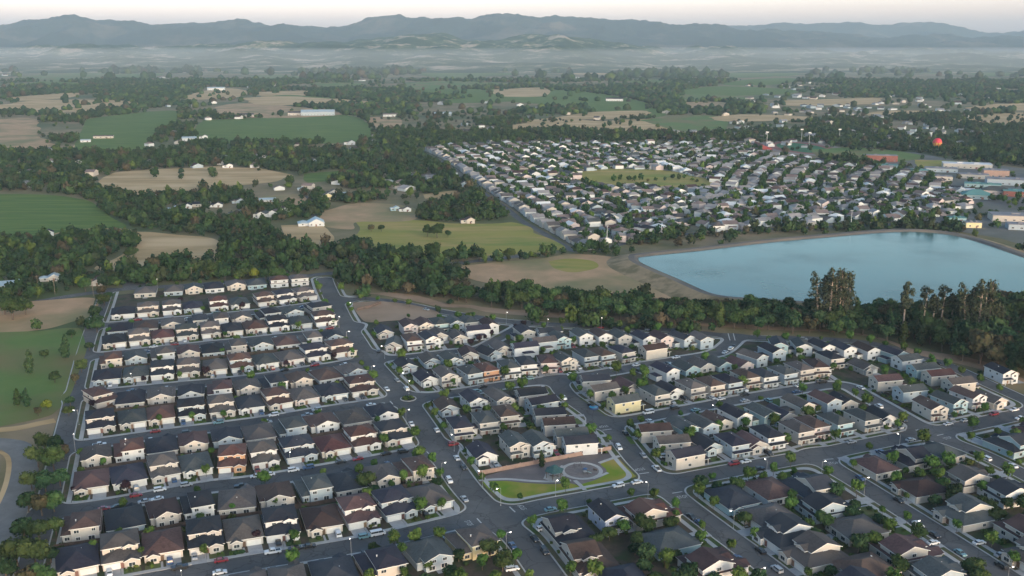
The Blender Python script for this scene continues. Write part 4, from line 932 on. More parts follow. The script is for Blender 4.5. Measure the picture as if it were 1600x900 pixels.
# street trees along the verges
ST = []
def along(name, side, off, step, miss=.3, kind='street', s0=0, lo=None):
    P, w = RW[name]; L = length(P); s = s0
    while s < L:
        p, t = at_len(P, s); n = Vector((-t.y, t.x))*side; q = p+n*(w/2+off); s += step*rnd.uniform(.75, 1.3)
        px, py = PX(q.x, q.y)
        if rnd.random() < miss or px < -30 or px > 1630 or py > 930 or sample(FALL, q.x, q.y) < .9 or sample(FEST, q.x, q.y) > 8: continue
        if not free_of_houses(q.x, q.y, .2): continue
        if any((a-q.x)**2+(b_-q.y)**2 < 30 for a, b_ in ST): continue
        ST.append((q.x, q.y)); h = near_house(q.x, q.y)
        plant(kind, q.x, q.y, rnd.uniform(.55, 1.05), '%s beside %s' % ('dark plum tree' if kind == 'plum' else 'small leafy street tree', place_of(h)), 'street trees of the estate')
along('central', -1, 1.5, 13, .25); along('central', 1, 1.5, 15, .45); along('cross_road', 1, 1.5, 13, .3); along('cross_road', -1, 1.5, 16, .45)
along('park_street', -1, 1.5, 19, .4); along('park_street', 1, 1.6, 17, .4); along('east_road', 1, 1.5, 15, .35); along('east_road', -1, 1.5, 16, .4)
along('perimeter', 1, 1.5, 15, .3); along('perimeter', -1, 1.5, 13, .2); along('collector', -1, 2.2, 12, .25, s0=40); along('collector', 1, 2.2, 14, .3, s0=40); along('upper_east', -1, 3.2, 20, .5); along('mid_street', 1, 3.0, 22, .5); along('far_east_road', 1, 1.5, 16, .4)
along('court_lane', 1, 1.2, 8, .3, 'plum', 60); along('court_lane', -1, 1.2, 8, .4, 'plum', 60)
for k in range(1, 7): along('street%d' % k, -1, 3.0, 26, .5); along('street%d' % k, 1, 3.0, 34, .6, 'plum' if k % 2 else 'street')
# garden trees
cnt = 0
for t in range(12000):
    px, py = rnd.uniform(560, 1640), rnd.uniform(500, 925)
    if (py < 740 and rnd.random() < .55): continue
    p = G(px, py)
    if sample(FEST, p.x, p.y) > -4 or sample(FALL, p.x, p.y) < 4 or not free_of_houses(p.x, p.y, .9) or any((a-p.x)**2+(b_-p.y)**2 < 34 for a, b_ in ST): continue
    if 745 < px < 995 and 705 < py < 785: continue
    ST.append((p.x, p.y)); h = near_house(p.x, p.y); big = py > 760
    if big and rnd.random() < .55: plant('oak', p.x, p.y, rnd.uniform(.38, .62), 'dark garden tree behind %s' % place_of(h), 'garden trees of the estate', rnd.choice((0, 1, 3)))
    else: plant('street', p.x, p.y, rnd.uniform(.7, 1.25), 'green garden tree beside %s' % place_of(h), 'garden trees of the estate')
    cnt += 1
    if cnt > 190: break
cnt = 0
for t in range(4000):
    px, py = rnd.uniform(110, 720), rnd.uniform(470, 900); p = G(px, py)
    if sample(FEST, p.x, p.y) > -4 or sample(FALL, p.x, p.y) < 4 or not free_of_houses(p.x, p.y, -.2) or any((a-p.x)**2+(b_-p.y)**2 < 120 for a, b_ in ST): continue
    ST.append((p.x, p.y)); h = near_house(p.x, p.y)
    plant('plum' if rnd.random() < .2 else 'street', p.x, p.y, rnd.uniform(.5, .85), 'garden tree behind %s' % place_of(h), 'garden trees of the estate'); cnt += 1
    if cnt > 55: break
uniq(TREES); print('trees', len(TREES))
def P_in_house(x, y):
    for h in HOUSES:
        if abs(h['x']-x) < 12 and abs(h['y']-y) < 12:
            dx, dy = x-h['x'], y-h['y']; c_, s_ = math.cos(h['rz']), math.sin(h['rz']); u, v = dx*c_+dy*s_, -dx*s_+dy*c_
            if abs(u) < h['w']/2+.2 and abs(v) < h['d']*h['sc'][1]/2+.2: return True
    return False
# shrubs: nearest as individuals, the rest one mass
SHRUBS = [s for s in SHRUBS if sample(FALL, s[0], s[1]) > 1.9 and not P_in_house(s[0], s[1]) and -20 < PX(s[0], s[1])[0] < 1620 and PX(s[0], s[1])[1] < 915]
SHRUBS.sort(key=lambda s: -s[2]*1.0/math.hypot(s[0], s[1], CAMH)); SI = []
for (x, y, s, h) in SHRUBS[:290]:
    o = obj('shrub', PROTO['shrub'][rnd.randrange(3)][0]); o.location = (x, y, .1); o.scale = (s, s, s*rnd.uniform(.7, 1.2)); o.rotation_euler = (0, 0, rnd.uniform(0, 6)); tag(o, None, 'shrub', 'garden shrubs of the estate')
    SI.append((o, 'green shrub beside '+place_of(h)))
uniq(SI)
def scatter(name, templ, pts, scl, cols, m, label=None):
    """one mesh of many copies of the low templates"""
    Vs = []; Ts = []; Qs = []; Ct = []; Cq = []; n = 0; pts = np.asarray(pts); scl = np.asarray(scl); which = nr.randint(0, len(templ), len(pts))
    for k, (V, T, Q) in enumerate(templ):
        sel = np.where(which == k)[0]
        if len(sel) == 0: continue
        a = nr.uniform(0, 6.28, len(sel)); c, s = np.cos(a), np.sin(a); sc = scl[sel]; zs = nr.uniform(.7, 1.35, len(sel))
        X = (V[None, :, 0]*c[:, None]-V[None, :, 1]*s[:, None])*sc[:, None]+pts[sel, 0][:, None]; Y = (V[None, :, 0]*s[:, None]+V[None, :, 1]*c[:, None])*sc[:, None]+pts[sel, 1][:, None]; Z = V[None, :, 2]*(sc*zs)[:, None]+pts[sel, 2][:, None]
        Vs.append(np.stack([X, Y, Z], -1).reshape(-1, 3)); off = (np.arange(len(sel))*len(V)+n)[:, None, None]
        Ts.append((T[None]+off).reshape(-1, 3)); Qs.append((Q[None]+off).reshape(-1, 4)); n += len(sel)*len(V)
        Ct.append(np.repeat(cols[sel], len(T), 0)); Cq.append(np.repeat(cols[sel], len(Q), 0))
    me = np_mesh(name, np.concatenate(Vs), np.concatenate(Ts), np.concatenate(Qs), m, np.concatenate([np.concatenate(Ct), np.concatenate(Cq)]))
    o = obj(name, me); tag(o, label, None, None, 'stuff'); return o
F_any = foliage('woodland_leaves', (0.70, 0.75, 0.75), (1.0, 1.0, 1.0), nscale=.25, attr=True)
if len(SHRUBS) > 290:
    R_ = SHRUBS[290:]; L = [(0, 0, .5, .8, .8, .65)]; scatter('shrubbery', [crown_arrays(L, 24, .28, 90, .85, 1)], [(s[0], s[1], .1) for s in R_], [s[2] for s in R_], np.array([[.06*k, .095*k, .028, 1] for k in nr.uniform(.6, 1.4, len(R_))]), F_any)

# ---- woodland, one mass
FARP = [(p.x, p.y) for p in GN([(652,236),(700,229),(800,224),(1000,224),(1180,226),(1200,240),(1280,252),(1350,262),(1440,268),(1490,292),(1520,320),(1480,338),(1400,346),(1200,355),(1100,361),(1000,370),(940,388),(903,390),(885,380),(850,357),(815,336),(780,312),(740,286),(700,262),(670,246)])]
TOWN = [(p.x, p.y) for p in GN([(1280,240),(1430,238),(1500,252),(1640,268),(1660,400),(1560,372),(1500,362),(1420,352),(1400,346),(1520,320),(1440,268)])]
pf = [(p.x, p.y) for p in PARKF]
ESTP = [(p.x, p.y) for p in EST]
def lowtree(seed, n, sub): 
    L = lobes_round(1.0, 1.15, 3, seed, .95)[1:] + [(0, 0, 1.1, .8, .8, .85)]; return crown_arrays(L, n, .20, seed, .76, sub)
T_mid = [lowtree(s, 70, 1) for s in range(9)]
bare = (np.zeros((0, 4), int))
v, f = ICO1
T_far = []
for s in range(4): r_ = np.random.RandomState(s); T_far.append((v*(1+r_.uniform(-.28, .28, len(v)))[:, None]*np.array([1, 1, .85])+np.array([0, 0, .7]), f, bare))
def vfield(x, y, sc):     # smooth clustering noise
    return np.array([noise.fractal(Vector((a*sc, b_*sc, 5.1)), 1.0, 2.0, 4) for a, b_ in zip(x, y)])
WOODS = [[(p.x, p.y) for p in GN(w)] for w in (
  [(-80,282),(60,285),(120,290),(190,305),(250,322),(340,345),(420,352),(450,385),(510,388),(560,392),(620,404),(700,410),(690,440),(600,425),(520,428),(480,422),(430,412),(345,405),(345,368),(210,357),(163,328),(120,306),(60,300),(-80,298)],
  [(-80,382),(60,376),(130,366),(198,364),(205,380),(190,395),(150,414),(120,432),(60,440),(-80,448)],
  [(214,420),(290,412),(346,410),(440,416),(500,425),(480,428),(380,434),(300,440),(240,446),(140,455),(100,462),(100,440)],
  [(650,330),(700,312),(760,310),(812,335),(806,343),(700,348),(655,345)],
  [(600,236),(650,236),(780,315),(760,312),(700,308),(640,300),(620,270)],
  [(560,205),(700,206),(900,212),(1100,212),(1400,216),(1700,220),(1700,232),(1490,236),(1400,222),(1180,222),(1000,221),(800,222),(650,232),(560,232)],
  [(1490,226),(1700,224),(1700,262),(1600,262),(1500,250)],
  [(905,392),(1000,380),(1100,370),(1300,362),(1420,352),(1420,347),(1200,355),(1100,361),(1000,369),(940,380)],
  [(-80,236),(120,240),(300,236),(560,236),(600,262),(440,262),(300,258),(180,268),(130,290),(-80,284)],
  [(-60,445),(100,448),(150,455),(130,465),(60,468),(-60,478)])]
BUILD = []   # filled below before the wood is scattered: (x, y, radius)
FARM = [  # px, py, width, depth, eave, turn, wall, roof, kind, label
 (486,352,24,17,3.4,.15,'w','steel','barn','long shed with bright pale-blue metal roof beside a gravel lane'),
 (232,308,11,9,3.2,.3,'w','k','farmhouse','white farmhouse at the edge of the tan field'),(246,304,8,7,2.8,.3,'w','k','farmhouse','small dark-roofed farmhouse beside the white farmhouse by tan field'),
 (290,325,13,10,3,.1,'w','k','farmhouse','white gabled farmhouse, first of the three beyond the creek wood'),(315,322,18,10,3,.05,'c','k','farmhouse','long cream farmhouse, middle of three beyond the creek wood'),(338,323,13,10,3,.05,'w','k','farmhouse','white farmhouse, last of three beyond the creek wood'),
 (270,329,14,9,2.4,.1,'e','steel','shed','low pale-roofed shed west of the three farmhouses'),(369,336,14,9,3,.2,'e','g','shed','grey-roofed shed east of the three farmhouses'),(372,317,13,9,3,.2,'s','t','farmhouse','blue-grey farmhouse under tall brown trees'),
 (408,340,14,11,4.6,-.3,'w','g','farmhouse','white farmhouse with slate gable, west of the cluster of three'),(424,338,15,11,4.6,-.2,'w','t','farmhouse','big white farmhouse in the middle of the cluster'),(440,333,14,10,4.2,.3,'w','b','farmhouse','white brown-roofed farmhouse at east end of the cluster'),
 (418,315,17,9,2.6,.1,'w','steel','shed','white metal shed in the tan paddock'),(508,311,14,11,4.8,.2,'y','t','farmhouse','tall pale-yellow farmhouse above the gravel lane'),(518,305,13,10,4.6,.2,'c','t','farmhouse','cream farmhouse behind the tall yellow one'),(533,306,15,9,2.6,.1,'w','steel','shed','low white shed east of the yellow farmhouse'),
 (471,297,9,6,2.4,.1,'w','steel','shed','tiny white shed north of the gravel lane'),(617,329,9,7,3.2,.2,'q','steel','shed','green shed beside the sandy paddock'),(633,330,12,8,3,.1,'w','t','farmhouse','low farmhouse beside green shed'),
 (730,348,13,11,3.6,.2,'c','b','farmhouse','cream farmhouse with brown roof among dark trees'),(670,278,20,11,3.4,.1,'w','t','farmhouse','white house west of the dense suburb road'),(722,291,13,10,4,.1,'s','k','farmhouse','blue-grey house beside the dense suburb road'),
 (6,450,20,12,3,.1,'c','steel','barn','pale metal-roofed barn at the western edge'),(24,449,12,9,3,.1,'w','steel','shed','pale shed beside the western barn'),(79,438,14,9,2.8,.15,'e','steel','shed','teal-roofed shed among dark trees'),
 (164,438,13,9,3.2,.1,'o','r','shed','pink-roofed shed by the west road junction'),(148,445,11,9,3,.1,'e','t','shed','tan shed beside the pink-roofed shed'),(72,368,13,9,3.2,.2,'w','s','farmhouse','white farmhouse south of the big vineyard'),
 (296,220,24,14,5,.1,'w','steel','farmhouse','bright white farmhouse below the vineyard'),(318,216,15,12,4,.1,'w','t','farmhouse','white farmhouse east of the brightest one'),(162,216,34,8,4,.0,'c','t','barn','long tan barn inside the western vineyard'),(134,222,16,9,3.4,.1,'w','steel','shed','white shed at the vineyard corner'),
 (497,180,78,30,8,.05,'s','steel','winery','large winery with pale arched roof on the knoll'),(462,180,34,20,6,.0,'e','t','winery','smaller winery hall west of the large one'),(385,183,34,18,6,.1,'c','t','farmhouse','large cream estate house above the vineyard'),
 (414,250,16,10,4,.2,'w','g','farmhouse','white house north of the tan pastures'),(356,262,14,10,4,.1,'w','k','farmhouse','white gabled house on the tan pasture edge'),(486,256,22,14,4,.3,'s','t','farmhouse','blue-grey house west of the small vineyard'),(546,226,18,12,5,.2,'w','t','farmhouse','white house at the vineyard foot'),(582,224,16,12,5,.2,'w','t','farmhouse','white house at the east vineyard corner'),
 (78,258,18,12,4,.1,'w','t','farmhouse','white house in dark trees at the far west'),(120,257,16,11,4,.1,'e','g','farmhouse','pale house in dark trees east of the white one'),(338,141,60,22,8,.0,'w','steel','barn','long white barn on the distant knoll'),(610,182,34,16,5,.1,'w','t','barn','white barn on the distant tan field'),(692,181,40,18,6,.1,'s','steel','barn','pale blue barn north of the suburb'),(960,158,50,20,7,.0,'w','k','barn','white-walled barn on the distant vineyard')]
TOWNB = [(1375,252,46,16,9,-.05,'brick','flat','school','red brick school with white arched entrance'),(1510,262,62,26,6,-.1,'e','flatw','school','long white-roofed hall east of the playing fields'),(1470,268,40,20,5,-.1,'s','flat','school','grey hall west of the white-roofed one'),(1555,276,30,20,9,-.1,'o','flat','school','tall tan-pink block with dark doorways'),
 (1520,278,36,18,5,-.1,'e','flat','school','beige flat-roofed hall before the tan-pink block'),(1575,288,50,24,7,-.1,'s','flat','school','blue-grey flat-roofed hall at the eastern edge'),(1430,270,34,14,4,-.1,'s','flatq','school','low teal-roofed classroom block'),(1390,262,34,12,4,-.1,'q','flatq','school','teal classroom row below the brick school'),(1470,281,26,14,5,-.1,'c','flat','school','small tan hall between the grey and teal classroom rows'),
 (1490,300,44,14,4,-.2,'e','flatw','school','white-edged classroom row west of the teal library'),(1535,292,40,14,4,-.2,'q','flatq','school','teal-green classroom row in the middle of campus'),(1525,309,30,22,4,-.1,'q','hipq','school','library building with teal pyramid-shaped roof'),(1556,303,30,18,4.5,-.1,'p','hips','school','pink hall with blue-grey hipped roof'),(1592,306,34,20,6,-.15,'brick','flatq','school','red-trimmed hall at the edge of campus'),
 (1600,345,62,22,6,.02,'c','flat','warehouse','long cream warehouse beyond the reservoir road'),(1519,355,14,9,5,.1,'y','flat','warehouse','small yellow pump house by the reservoir'),(1494,346,16,8,4,.1,'q','flatq','warehouse','small green-roofed hut near the reservoir'),(1600,358,30,14,5,.0,'s','flat','warehouse','grey warehouse in front of the cream one')]
M_steel = mat('steel_roof', (0.36, 0.44, 0.48), .5, .06, .1, metallic=.1, spec=.5); M_brick = mat('red_brick', (0.24, 0.095, 0.08), .9, .15, .3); M_tanpink = mat('tan_pink_wall', (0.42, 0.28, 0.23), .9, .1, .2); M_flat = mat('flat_roof', (0.22, 0.22, 0.24), .9, .2, .05); M_flatw = mat('white_flat_roof', (0.55, 0.56, 0.58), .8, .1, .05); M_flatq = mat('teal_roof', (0.10, 0.24, 0.24), .8, .1, .05)
def bldg(px, py, w, d, h, turn, wc, rk, nm, label):
    p = G(px, py); az = math.atan2(-p.x, p.y)*.5+turn; r = root(nm, (p.x, p.y, 0), az, label, nm, None); BUILD.append((p.x, p.y, max(w, d)*.62+2))
    wm = M_brick if wc == 'brick' else M_tanpink if wc == 'o' else WALL[wc]; a = MB(); b_ = MB(); rm = {'steel': M_steel, 'flat': M_flat, 'flatw': M_flatw, 'flatq': M_flatq, 'hipq': M_flatq, 'hips': MATS['shingle_slate']}.get(rk) or ROOF.get(rk, ROOF['t'])
    if rk.startswith('flat'):
        a.box(-w/2, w/2, -d/2, d/2, -.3, h); b_.box(-w/2-.4, w/2+.4, -d/2-.4, d/2+.4, h, h+.5); b_.box(-w*.2, -w*.08, -2, 2, h+.5, h+1.7); b_.box(w*.15, w*.25, -1.5, 2, h+.5, h+1.5)
    elif rk.startswith('hip'): a.box(-w/2, w/2, -d/2, d/2, -.3, h); hip(b_, -w/2, w/2, -d/2, d/2, h, .45, 1)
    elif w > d*1.6: gwall(a, -w/2, w/2, -d/2, d/2, -.3, h, .34, 'x'); gable(b_, -w/2, w/2, -d/2, d/2, h, .34, .7, 'x')
    else: gwall(a, -w*.1, w/2, -d/2, d/2, -.3, h, .5); a.box(-w/2, -w*.1, -d*.3, d*.4, -.3, h*.8); gable(b_, -w*.1, w/2, -d/2, d/2, h, .5); hip(b_, -w/2, -w*.1, -d*.3, d*.4, h*.8, .4)
    obj('wall', a.mesh('wall', [wm]), r); obj('roof', b_.mesh('roof', [rm, M_trim]), r)
    n = max(2, int(w/7))
    for k in range(n):
        x = -w/2+(k+.5)*w/n; yy = -d/2 if x > -w*.1 or rk.startswith(('flat', 'hip')) or w > d*1.6 else -d*.3
        obj('window', win_mesh(2.2 if w > 25 else 1.4, 1.3), r, (x, yy, min(h*.55, 2.0)))
    obj('door', part_box('door', 1.4 if w < 30 else 2.6, .2, 2.3, [M_door]), r, (w*.18 if w > 6 else 0, -d/2-.08, 0)); return r
for a in FARM: bldg(*[('k' if (i == 7 and q == 's') else q) for i, q in enumerate(a)])
for a in TOWNB: bldg(*a)
ARR = np.array(BUILD)
def allowed(x, y, margin=2.0):
    ok = np.ones(len(x), bool)
    for P in [LAKEPOLY, ESTP, FARP, TOWN]: ok &= ~inpoly(x, y, P)
    for i_, P in enumerate(FIELDS): ok &= ~(inpoly(x, y, P) & (nr.rand(len(x)) > (0 if i_ in VINEF else .10 if i_ in MOSAIC else .035 if i_ > 8 else 0)))
    for P, w in ((EDGE, 11), (LROAD, 12), (RW['collector'][0], 12), (LOOP, 12)): ok &= dist_line(x, y, P) > w*.5+margin
    for bx_, by_, r in BUILD: ok &= np.hypot(x-bx_, (y-by_)) > r*.85
    for bx_, by_, r in BUILD: ok &= ~((np.abs(x-bx_) < r*.7) & (y < by_) & (y > by_-22))   # yards kept open in front of buildings
    for x0_, y0_ in placed: pass
    return ok
def ring(y0, y1, per, thr, sc, dens_wood=True, nsc=.004):
    A = 0.53*(y1*y1-y0*y0)*1.04*1.06; n = int(A/per); y = np.sqrt(nr.uniform(y0*y0, y1*y1, n)); x = nr.uniform(-.56, .56, n)*y
    px, py = arrPX(x, y, 0.0); ok = allowed(x, y); nf = vfield(x, y, nsc)
    wood = np.zeros(n, bool)
    if dens_wood:
        for P in WOODS: wood |= inpoly(x, y, P)
    keep = ok & (wood | ((nf > thr)) | (nr.rand(n) < .05))
    belt = inpoly(x, y, bel); keep &= ~belt
    return x[keep], y[keep]
def treecol(n):
    c = np.zeros((n, 4)); c[:, 3] = 1; base = np.array([[.030,.060,.023],[.025,.050,.026],[.046,.078,.028],[.042,.056,.028],[.080,.115,.030],[.075,.062,.040]]); pk = nr.choice(6, n, p=[.30,.28,.18,.12,.06,.06]); c[:, :3] = base[pk]*nr.uniform(.75, 1.3, n)[:, None]; return c
xa, ya = ring(560, 1150, 40, .22, 1, nsc=.007); xb, yb = ring(1150, 2400, 80, .03, 1, nsc=.004)
x = np.concatenate([xa, xb]); y = np.concatenate([ya, yb]); n0_ = len(x); x = np.concatenate([x, [q[0] for q in BELT_REST]]); y = np.concatenate([y, [q[1] for q in BELT_REST]]); n = len(x); s = 2.3+3.1*nr.rand(n)**1.6; s[len(xa):] *= 1.2; s[n0_:] = 4.6+1.5*nr.rand(n-n0_)
scatter('woodland', T_mid, np.stack([x, y, np.full(n, -.5)], 1), s, treecol(n), F_any, 'wooded belts and groves among fields'); print('mid', n)
xc, yc = ring(2400, 4600, 300, -.04, 1, nsc=.0016); n = len(xc); s = nr.uniform(5.5, 10.5, n)
scatter('woodland', T_far, np.stack([xc, yc, np.full(n, -1.)], 1), s, treecol(n), F_any, 'far woods across the valley floor'); print('far', n)
xd, yd = ring(4600, 5900, 2600, .10, 1, nsc=.0009); n = len(xd); s = nr.uniform(14, 26, n)
scatter('woodland', T_far, np.stack([xd, yd, np.full(n, -3.)], 1), s, treecol(n), F_any, 'wooded patches in the misty valley'); print('far2', n)
# ================================================================== FAR SUBURB (one mass) AND DISTANT HOUSES
wl = ['w', 'c', 'e', 'p', 's']; rl = ['t', 'g', 'b', 'k']
M_rpale = mat('pale_shingle', (0.22, 0.21, 0.21), .9, .2, .1, col3=(0.32, 0.30, 0.30), nscale2=.02); M_rpink = mat('pinkish_shingle', (0.19, 0.145, 0.135), .9, .2, .1)
farm_m = [WALL[k] for k in wl]+[ROOF[k] for k in rl]+[M_rpale, M_rpink, M_trim]
def simple_house(mb, x, y, rz, w, d, h, wi, ri, kind):
    c, s = math.cos(rz), math.sin(rz); T = lambda a, b, z: (x+a*c-b*s, y+a*s+b*c, z)
    r = min(w, d)/2*.45; i = len(mb.v); o = .5
    mb.v += [T(-w/2,-d/2,-.2),T(w/2,-d/2,-.2),T(w/2,d/2,-.2),T(-w/2,d/2,-.2),T(-w/2,-d/2,h),T(w/2,-d/2,h),T(w/2,d/2,h),T(-w/2,d/2,h)]
    for f in ((0,1,5,4),(1,2,6,5),(2,3,7,6),(3,0,4,7)): mb.f.append(tuple(i+k for k in f)); mb.m.append(wi)
    i = len(mb.v); a, b = w/2+o, d/2+o
    if kind == 0:
        mb.v += [T(-a,-b,h),T(a,-b,h),T(a,b,h),T(-a,b,h),T(0,-b+min(a,b)*.9,h+r),T(0,b-min(a,b)*.9,h+r)]; F = [(0,1,4),(1,2,5,4),(2,3,5),(3,0,4,5)]
        for f in F: mb.f.append(tuple(i+k for k in f)); mb.m.append(ri)
    else:
        mb.v += [T(-a,-b,h-.1),T(a,-b,h-.1),T(a,b,h-.1),T(-a,b,h-.1),T(0,-b,h+r),T(0,b,h+r)]
        for f, m_ in (((0,1,4),wi),((1,2,5,4),ri),((2,3,5),wi),((3,0,4,5),ri)): mb.f.append(tuple(i+k for k in f)); mb.m.append(m_)
mbh = MB(); far_tr = []; mbs = MB(); mbl = MB()
FA = np.array(FARP); zoneB = [(p.x, p.y) for p in GN([(1090,300),(1130,270),(1060,262),(1020,226),(1200,215),(1700,250),(1700,420),(1100,420),(1000,400),(1010,340)])]
P1 = lambda x, y, P: bool(inpoly(np.array([x]), np.array([y]), P)[0])
zoneC = [(p.x, p.y) for p in GN([(1040,300),(1250,292),(1420,300),(1700,300),(1700,420),(1100,420),(900,400),(960,345)])]
def zone(x, y): return 2 if P1(x, y, zoneC) else 1 if P1(x, y, zoneB) else 0
for az, inB in ((R(-14.5), 0), (R(22), 1), (R(68), 2)):
    ax = Vector((math.sin(az), math.cos(az))); bx_ = Vector((ax.y, -ax.x)); o0 = G(903, 392).to_2d()
    for u in np.arange(-1400, 1700, 47):
        for (off, kind) in ((0, 'st'), (12.5, 'h'), (34.5, 'h')):
            run = []
            for v_ in np.arange(-900, 1700, 13.6 if kind == 'h' else 20.0):
                bow = (10 if inB == 0 else 26)*math.sin(v_*.006+u*.004+inB)
                p = o0+ax*(v_+(rnd.uniform(-1.6, 1.6) if kind == 'h' else 0))+bx_*(u+off+bow+(rnd.uniform(-1.8, 1.8) if kind == 'h' else 0))
                ok = P1(p.x, p.y, FARP) and not P1(p.x, p.y, pf) and zone(p.x, p.y) == inB and dist_line(np.array([p.x]), np.array([p.y]), EDGE)[0] > 27
                if kind == 'st':
                    if ok: run.append(p)
                    else:
                        if len(run) > 1: ribbon(mbs, run, 7, .22+inB*.01)
                        run = []
                    continue
                if not ok or abs((v_+2000+u*.6) % 190) < 12: 
                    continue
                if rnd.random() < .07: far_tr.append((p.x, p.y, 1)); continue
                big = rnd.random() < .45
                wi = rnd.choice((11, 11, 0, 1, 3, 4)); ri = rnd.choice((5, 5, 6, 7, 8, 9, 9, 9, 9, 10, 10, 11))
                face = math.atan2(ax.y, ax.x)+(math.pi/2 if rnd.random() < .5 else 0)+rnd.uniform(-.16, .16)*(1+inB*.8)
                simple_house(mbh, p.x, p.y, face, rnd.uniform(9.5, 12.5), rnd.uniform(10.5, 14), 5.2 if big else 3.0, wi, ri, rnd.randrange(2))
                if rnd.random() < .6: q = p+bx_*rnd.uniform(5, 8)*(1 if off > 20 else -1)*.9; simple_house(mbh, q.x, q.y, face, rnd.uniform(5.5, 7), rnd.uniform(5.5, 7), 2.7, wi, ri, 1)
                for q in range(rnd.choice((2, 2, 3, 4))):
                    t_ = p+bx_*rnd.choice((-10.5, 10.5))*(rnd.uniform(.8, 1.15))+ax*rnd.uniform(-7.5, 7.5); far_tr.append((t_.x, t_.y, 0))
el = offset(EDGE, -14); s_ = 6
while s_ < length(el)-8:
    p, t_ = at_len(el, s_); s_ += rnd.uniform(14.5, 17); simple_house(mbh, p.x, p.y, math.atan2(t_.y, t_.x)+rnd.choice((0, math.pi/2)), rnd.uniform(10, 12), rnd.uniform(11, 13), rnd.choice((3.2, 5.0)), rnd.choice((0, 1, 2)), rnd.choice((9, 9, 5)), 1); q = p+Vector((t_.y, -t_.x))*10.5; far_tr.append((q.x, q.y, 0))
o = setting('suburban_houses', mbh, farm_m, 'stuff', 'dense suburb of small pale houses beyond the reservoir'); setting('suburban_road', mbs, [mat('worn_asphalt', (0.11, 0.11, 0.115), .9, .15, .05)])
mb = MB(); sheet(mb, [Vector(p) for p in FARP], .1); setting('suburban_ground', mb, [mat('suburb_ground', (0.085, 0.10, 0.045), 1, nscale=.05, col2=(0.14, 0.125, 0.10), col3=(0.17, 0.165, 0.155), nscale2=.03)])
mb = MB(); sheet(mb, [Vector(p) for p in TOWN], .11); setting('town_ground', mb, [mat('town_ground', (0.17, 0.165, 0.165), 1, nscale=.02, col2=(0.10, 0.11, 0.06), col3=(0.13, 0.13, 0.135), nscale2=.01)])
far_tr = [t for t in far_tr if P1(t[0], t[1], FARP) and not P1(t[0], t[1], pf)]
for k in range(260):
    px, py = rnd.uniform(1290, 1620), rnd.uniform(246, 358); p = G(px, py)
    if P1(p.x, p.y, TOWN) and all(math.hypot(p.x-b_[0], p.y-b_[1]) > b_[2]*.8 for b_ in BUILD) and not any(P1(p.x, p.y, f) for f in FIELDS): far_tr.append((p.x, p.y, 0))
for k in range(16): p = G(960+k*11+rnd.uniform(-4, 4), 282+rnd.uniform(-3, 3)); far_tr.append((p.x, p.y, 0))
n = len(far_tr); scatter('suburban_foliage', T_mid, np.array([(t[0], t[1], 0) for t in far_tr]), nr.uniform(1.8, 4.2, n), treecol(n)*np.array([1.15, 1.3, 1.0, 1]), F_any, 'garden and street trees of the far suburb'); print('fartrees', n, 'farhouses faces', len(mbh.f))
# distant scattered houses, one mass
mb = MB(); k = 0
while k < 480:
    if k < 350: px, py = rnd.uniform(1040, 1650), rnd.uniform(128, 232)
    else: px, py = rnd.uniform(-30, 1040), rnd.uniform(118, 300)
    p = G(px, py)
    if P1(p.x, p.y, FARP) or P1(p.x, p.y, TOWN) or any(P1(p.x, p.y, f) for f in FIELDS) : k += .2; continue
    s = 1+max(0, (200-py))/90 if rnd.random() < .4 else 1; simple_house(mb, p.x, p.y, rnd.uniform(0, 3), rnd.uniform(10, 20)*s, rnd.uniform(9, 14)*s, rnd.uniform(3, 5.5), rnd.choice((0, 0, 1, 4)), rnd.choice((5, 9, 9, 10, 7)), rnd.randrange(2)); k += 1
setting('distant_houses', mb, farm_m, 'stuff', 'scattered pale houses of the valley towns')

# ================================================================== CARS
CC = {'w': (0.75, 0.76, 0.78), 's': (0.36, 0.38, 0.41), 'k': (0.022, 0.024, 0.028), 'r': (0.26, 0.025, 0.035), 'b': (0.04, 0.09, 0.20), 't': (0.16, 0.30, 0.34)}
CN = {'w': 'white', 's': 'silver', 'k': 'black', 'r': 'red', 'b': 'blue', 't': 'teal'}
CM = {}
for k, c in CC.items():
    m = bpy.data.materials.new('car_paint_'+CN[k]); t, b = nodes(m); b.inputs['Roughness'].default_value = .3; b.inputs['Coat Weight'].default_value = .5
    nz = t.nodes.new("ShaderNodeTexNoise"); nz.inputs['Scale'].default_value = 2; r_ = t.nodes.new("ShaderNodeValToRGB"); r_.color_ramp.elements[0].color = rgb([v*.85 for v in c]); r_.color_ramp.elements[1].color = rgb(c); t.links.new(nz.outputs[0], r_.inputs[0]); t.links.new(r_.outputs[0], b.inputs['Base Color']); CM[k] = m
M_lampglass = mat('headlight_glass', (0.6, 0.6, 0.58), .2, .05)
CARM = {}
